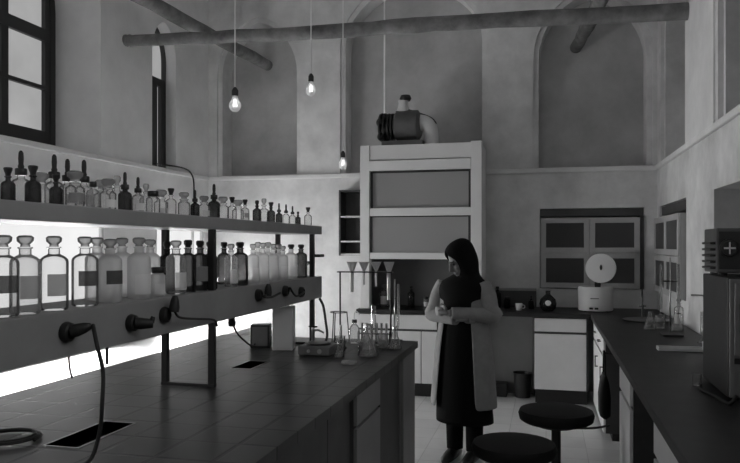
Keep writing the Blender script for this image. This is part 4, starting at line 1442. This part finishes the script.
for k_, (sh, el, wr_, fd) in enumerate(ARMS):
    sh, el, wr_ = Vector(sh), Vector(el), Vector(wr_)
    fd = Vector(fd).normalized()
    b.tube([sh, sh.lerp(el, 0.5), el], [0.052, 0.045, 0.040], 12, smooth=False)
    b.ball(el, 0.041)
    b.tube([el, el.lerp(wr_, 0.4), wr_], [0.040, 0.038, 0.026], 12, smooth=False)
    up = Vector((0, 0, 1))
    side = (up - fd * up.dot(fd)).normalized()
    back = fd.cross(side)                 # across the palm's thickness
    if back.y > 0:
        back = -back                      # back of hand looks forward
    pc = wr_ + fd * 0.045
    b.tube([wr_, pc, wr_ + fd * 0.085], [0.026, 0.032, 0.033], 12, squash=0.55)
    for f, L in enumerate((0.062, 0.070, 0.066, 0.052)):
        o_ = side * (0.027 - 0.018 * f)
        r0 = wr_ + fd * 0.08 + o_
        kn = r0 + fd * L * 0.5 - back * 0.004
        tp = r0 + fd * L * 0.92 - back * 0.020
        b.tube([wr_ + fd * 0.055 + o_ * 0.8, r0, kn, tp], [0.009, 0.0088, 0.0082, 0.0068], 8)
    th0 = wr_ + fd * 0.025 + side * 0.022
    b.tube([th0, th0 + side * 0.028 + fd * 0.025, th0 + side * 0.032 + fd * 0.058], [0.011, 0.010, 0.008], 8)
# head
b.ball(hd(0, 0.012, 0.025), 0.073, 0.092, 0.095, 20, HR)
b.ball(hd(0, -0.030, -0.040), 0.056, 0.060, 0.072, 18, HR)
b.ball(hd(0, -0.072, -0.092), 0.024, 0.020, 0.018, 12, HR)
b.tube([hd(0, -0.083, 0.02), hd(0, -0.098, -0.005), hd(0, -0.108, -0.028), hd(0, -0.095, -0.038)], [0.009, 0.011, 0.014, 0.010], 10)
b.ball(hd(0, -0.090, -0.058), 0.022, 0.010, 0.006, 10, HR)
b.ball(hd(0, -0.088, -0.069), 0.020, 0.010, 0.007, 10, HR)
for sx_ in (-1, 1):
    b.ball(hd(0.032 * sx_, -0.080, 0.025), 0.022, 0.010, 0.006, 10, HR)
    b.ball(hd(0.038 * sx_, -0.066, -0.025), 0.022, 0.018, 0.020, 10, HR)
    b.ball(hd(0.074 * sx_, 0.01, -0.01), 0.010, 0.020, 0.032, 10, HR)
body = b.build('body', SKIN, P0, True)
remesh(body, 0.0055, 4)
for sx_ in (-1, 1):
    MB().ball(hd(0.031 * sx_, -0.079, 0.008), 0.013, 0.010, 0.008, 10, HR).build('eye', DARK, P0, True)
    MB().tube([hd(0.012 * sx_, -0.091, 0.026), hd(0.032 * sx_, -0.090, 0.033), hd(0.052 * sx_, -0.076, 0.028)], 0.004, 7).build('eyebrow', DARK, P0, True)


def shell(name, rows, material, n=36, thick=0.006, tilt=None, sub=1):
    """rows: z, rx, ry, cx, cy, opening half angle (deg); the opening looks forward (-y)"""
    m = MB()
    vv = []
    for (z, rx, ry, cx_, cy_, op) in rows:
        r = []
        for i in range(n + 1):
            t_ = i / n
            a = math.radians(op) + (2 * PI - 2 * math.radians(op)) * t_
            wob = 1.0
            p = Vector((cx_ + rx * math.sin(a) * wob, cy_ - ry * math.cos(a) * wob, z))
            if tilt:
                p = tilt(p, z)
            r.append(m.bm.verts.new(p))
        vv.append(r)
    for a, b_ in zip(vv[:-1], vv[1:]):
        for i in range(n):
            m.bm.faces.new((a[i], a[i + 1], b_[i + 1], b_[i]))
    bmesh.ops.remove_doubles(m.bm, verts=m.bm.verts[:], dist=0.0008)
    o = m.build(name, material, P0, True)
    if thick:
        md = o.modifiers.new('solid', 'SOLIDIFY')
        md.thickness = thick
        md.offset = 0
    if sub:
        s = o.modifiers.new('sub', 'SUBSURF')
        s.levels = s.render_levels = sub
    return o


def head_tilt(p, z):
    w = max(0.0, min(1.0, (z - 1.34) / 0.07))
    q = HC + HR @ (p - HC)
    return p.lerp(q, w)


shell('headscarf', [
    (1.628, 0.004, 0.004, 0, -0.02, 0), (1.624, 0.045, 0.050, 0, -0.025, 0), (1.605, 0.075, 0.086, 0, -0.03, 0), (1.575, 0.090, 0.106, 0, -0.033, 6),
    (1.55, 0.094, 0.110, 0, -0.033, 30), (1.52, 0.095, 0.110, 0, -0.033, 42), (1.47, 0.092, 0.105, 0, -0.033, 43), (1.425, 0.086, 0.100, 0, -0.037, 36),
    (1.395, 0.088, 0.098, 0, -0.032, 14), (1.375, 0.096, 0.096, 0, -0.022, 0), (1.352, 0.122, 0.10, 0, -0.008, 0), (1.325, 0.165, 0.110, 0, 0, 0),
    (1.295, 0.194, 0.122, 0, 0, 0), (1.25, 0.192, 0.128, 0, -0.004, 0), (1.19, 0.172, 0.134, 0, -0.006, 0), (1.13, 0.152, 0.137, 0, -0.01, 0), (1.06, 0.135, 0.138, 0, -0.012, 0)], SCARF, tilt=head_tilt)
shell('dress', [(1.33, 0.09, 0.07, 0, 0, 0), (1.28, 0.165, 0.108, 0, 0, 0), (1.18, 0.166, 0.128, 0, -0.003, 0), (1.04, 0.15, 0.118, 0, 0, 0), (0.90, 0.18, 0.138, 0, 0, 0),
                (0.70, 0.19, 0.15, 0, 0, 0), (0.50, 0.20, 0.165, 0, 0, 0), (0.285, 0.215, 0.175, 0.01, 0, 0)], DRESS)
coat = shell('coat', [(1.335, 0.10, 0.08, 0, 0.008, 34), (1.315, 0.155, 0.098, 0, 0.004, 30), (1.28, 0.176, 0.120, 0, 0, 35), (1.18, 0.180, 0.142, 0, 0, 35), (1.04, 0.175, 0.138, 0, 0, 35),
                      (0.90, 0.205, 0.158, 0, 0, 35), (0.70, 0.225, 0.175, 0.0, 0, 36), (0.50, 0.240, 0.190, 0.0, 0, 37), (0.405, 0.248, 0.195, 0.0, 0, 38)], COATM, thick=0.008)
for (sh, el, wr_, fd) in ARMS:
    sh, el, wr_ = Vector(sh), Vector(el), Vector(wr_)
    sl = MB().tube([sh + Vector((-sh.x * 0.12, 0, 0.0)), sh.lerp(el, 0.35), sh.lerp(el, 0.8), el + (el - wr_) * 0.06, el.lerp(wr_, 0.3), el.lerp(wr_, 0.65), wr_.lerp(el, 0.06)],
                   [0.064, 0.064, 0.059, 0.056, 0.053, 0.047, 0.042], 16)
    sl.build('sleeve', COATM, coat, True)
for sx_ in (-1, 1):
    MB().tube([(0.083 * sx_, 0, 0.70), (0.08 * sx_, -0.01, 0.46), (0.078 * sx_, 0.016, 0.30), (0.076 * sx_, 0.018, 0.075)], [0.09, 0.072, 0.066, 0.060], 16).build('trouser_leg', DRESS, P0, True)
    m = MB()
    xx = 0.078 * sx_
    m.loft([[(xx + w * math.cos(2 * PI * i / 16), y_, max(0.002, hgt * 0.5 + hgt * 0.5 * math.sin(2 * PI * i / 16))) for i in range(16)]
            for y_, w, hgt in ((0.075, 0.02, 0.05), (0.06, 0.040, 0.095), (0.0, 0.046, 0.10), (-0.07, 0.048, 0.075), (-0.13, 0.044, 0.055), (-0.165, 0.025, 0.035))])
    m.build('shoe', DARK, P0, True)

# ------------------------------------------------------------------ light and look
w = bpy.data.worlds.new('daylight')
w.use_nodes = True
w.node_tree.nodes['Background'].inputs[0].default_value = g(0.8)
w.node_tree.nodes['Background'].inputs[1].default_value = 0.5
SC.world = w
SC.view_settings.view_transform = 'Standard'
SC.view_settings.look = 'None'
SC.view_settings.gamma = 1
SC.view_settings.exposure = 0.0
SC.view_settings.use_curve_mapping = False
SC.cycles.max_bounces = 10
SC.cycles.diffuse_bounces = 5
SC.cycles.transparent_max_bounces = 24
SC.cycles.use_denoising = True
SC.cycles.caustics_reflective = False
SC.cycles.caustics_refractive = False
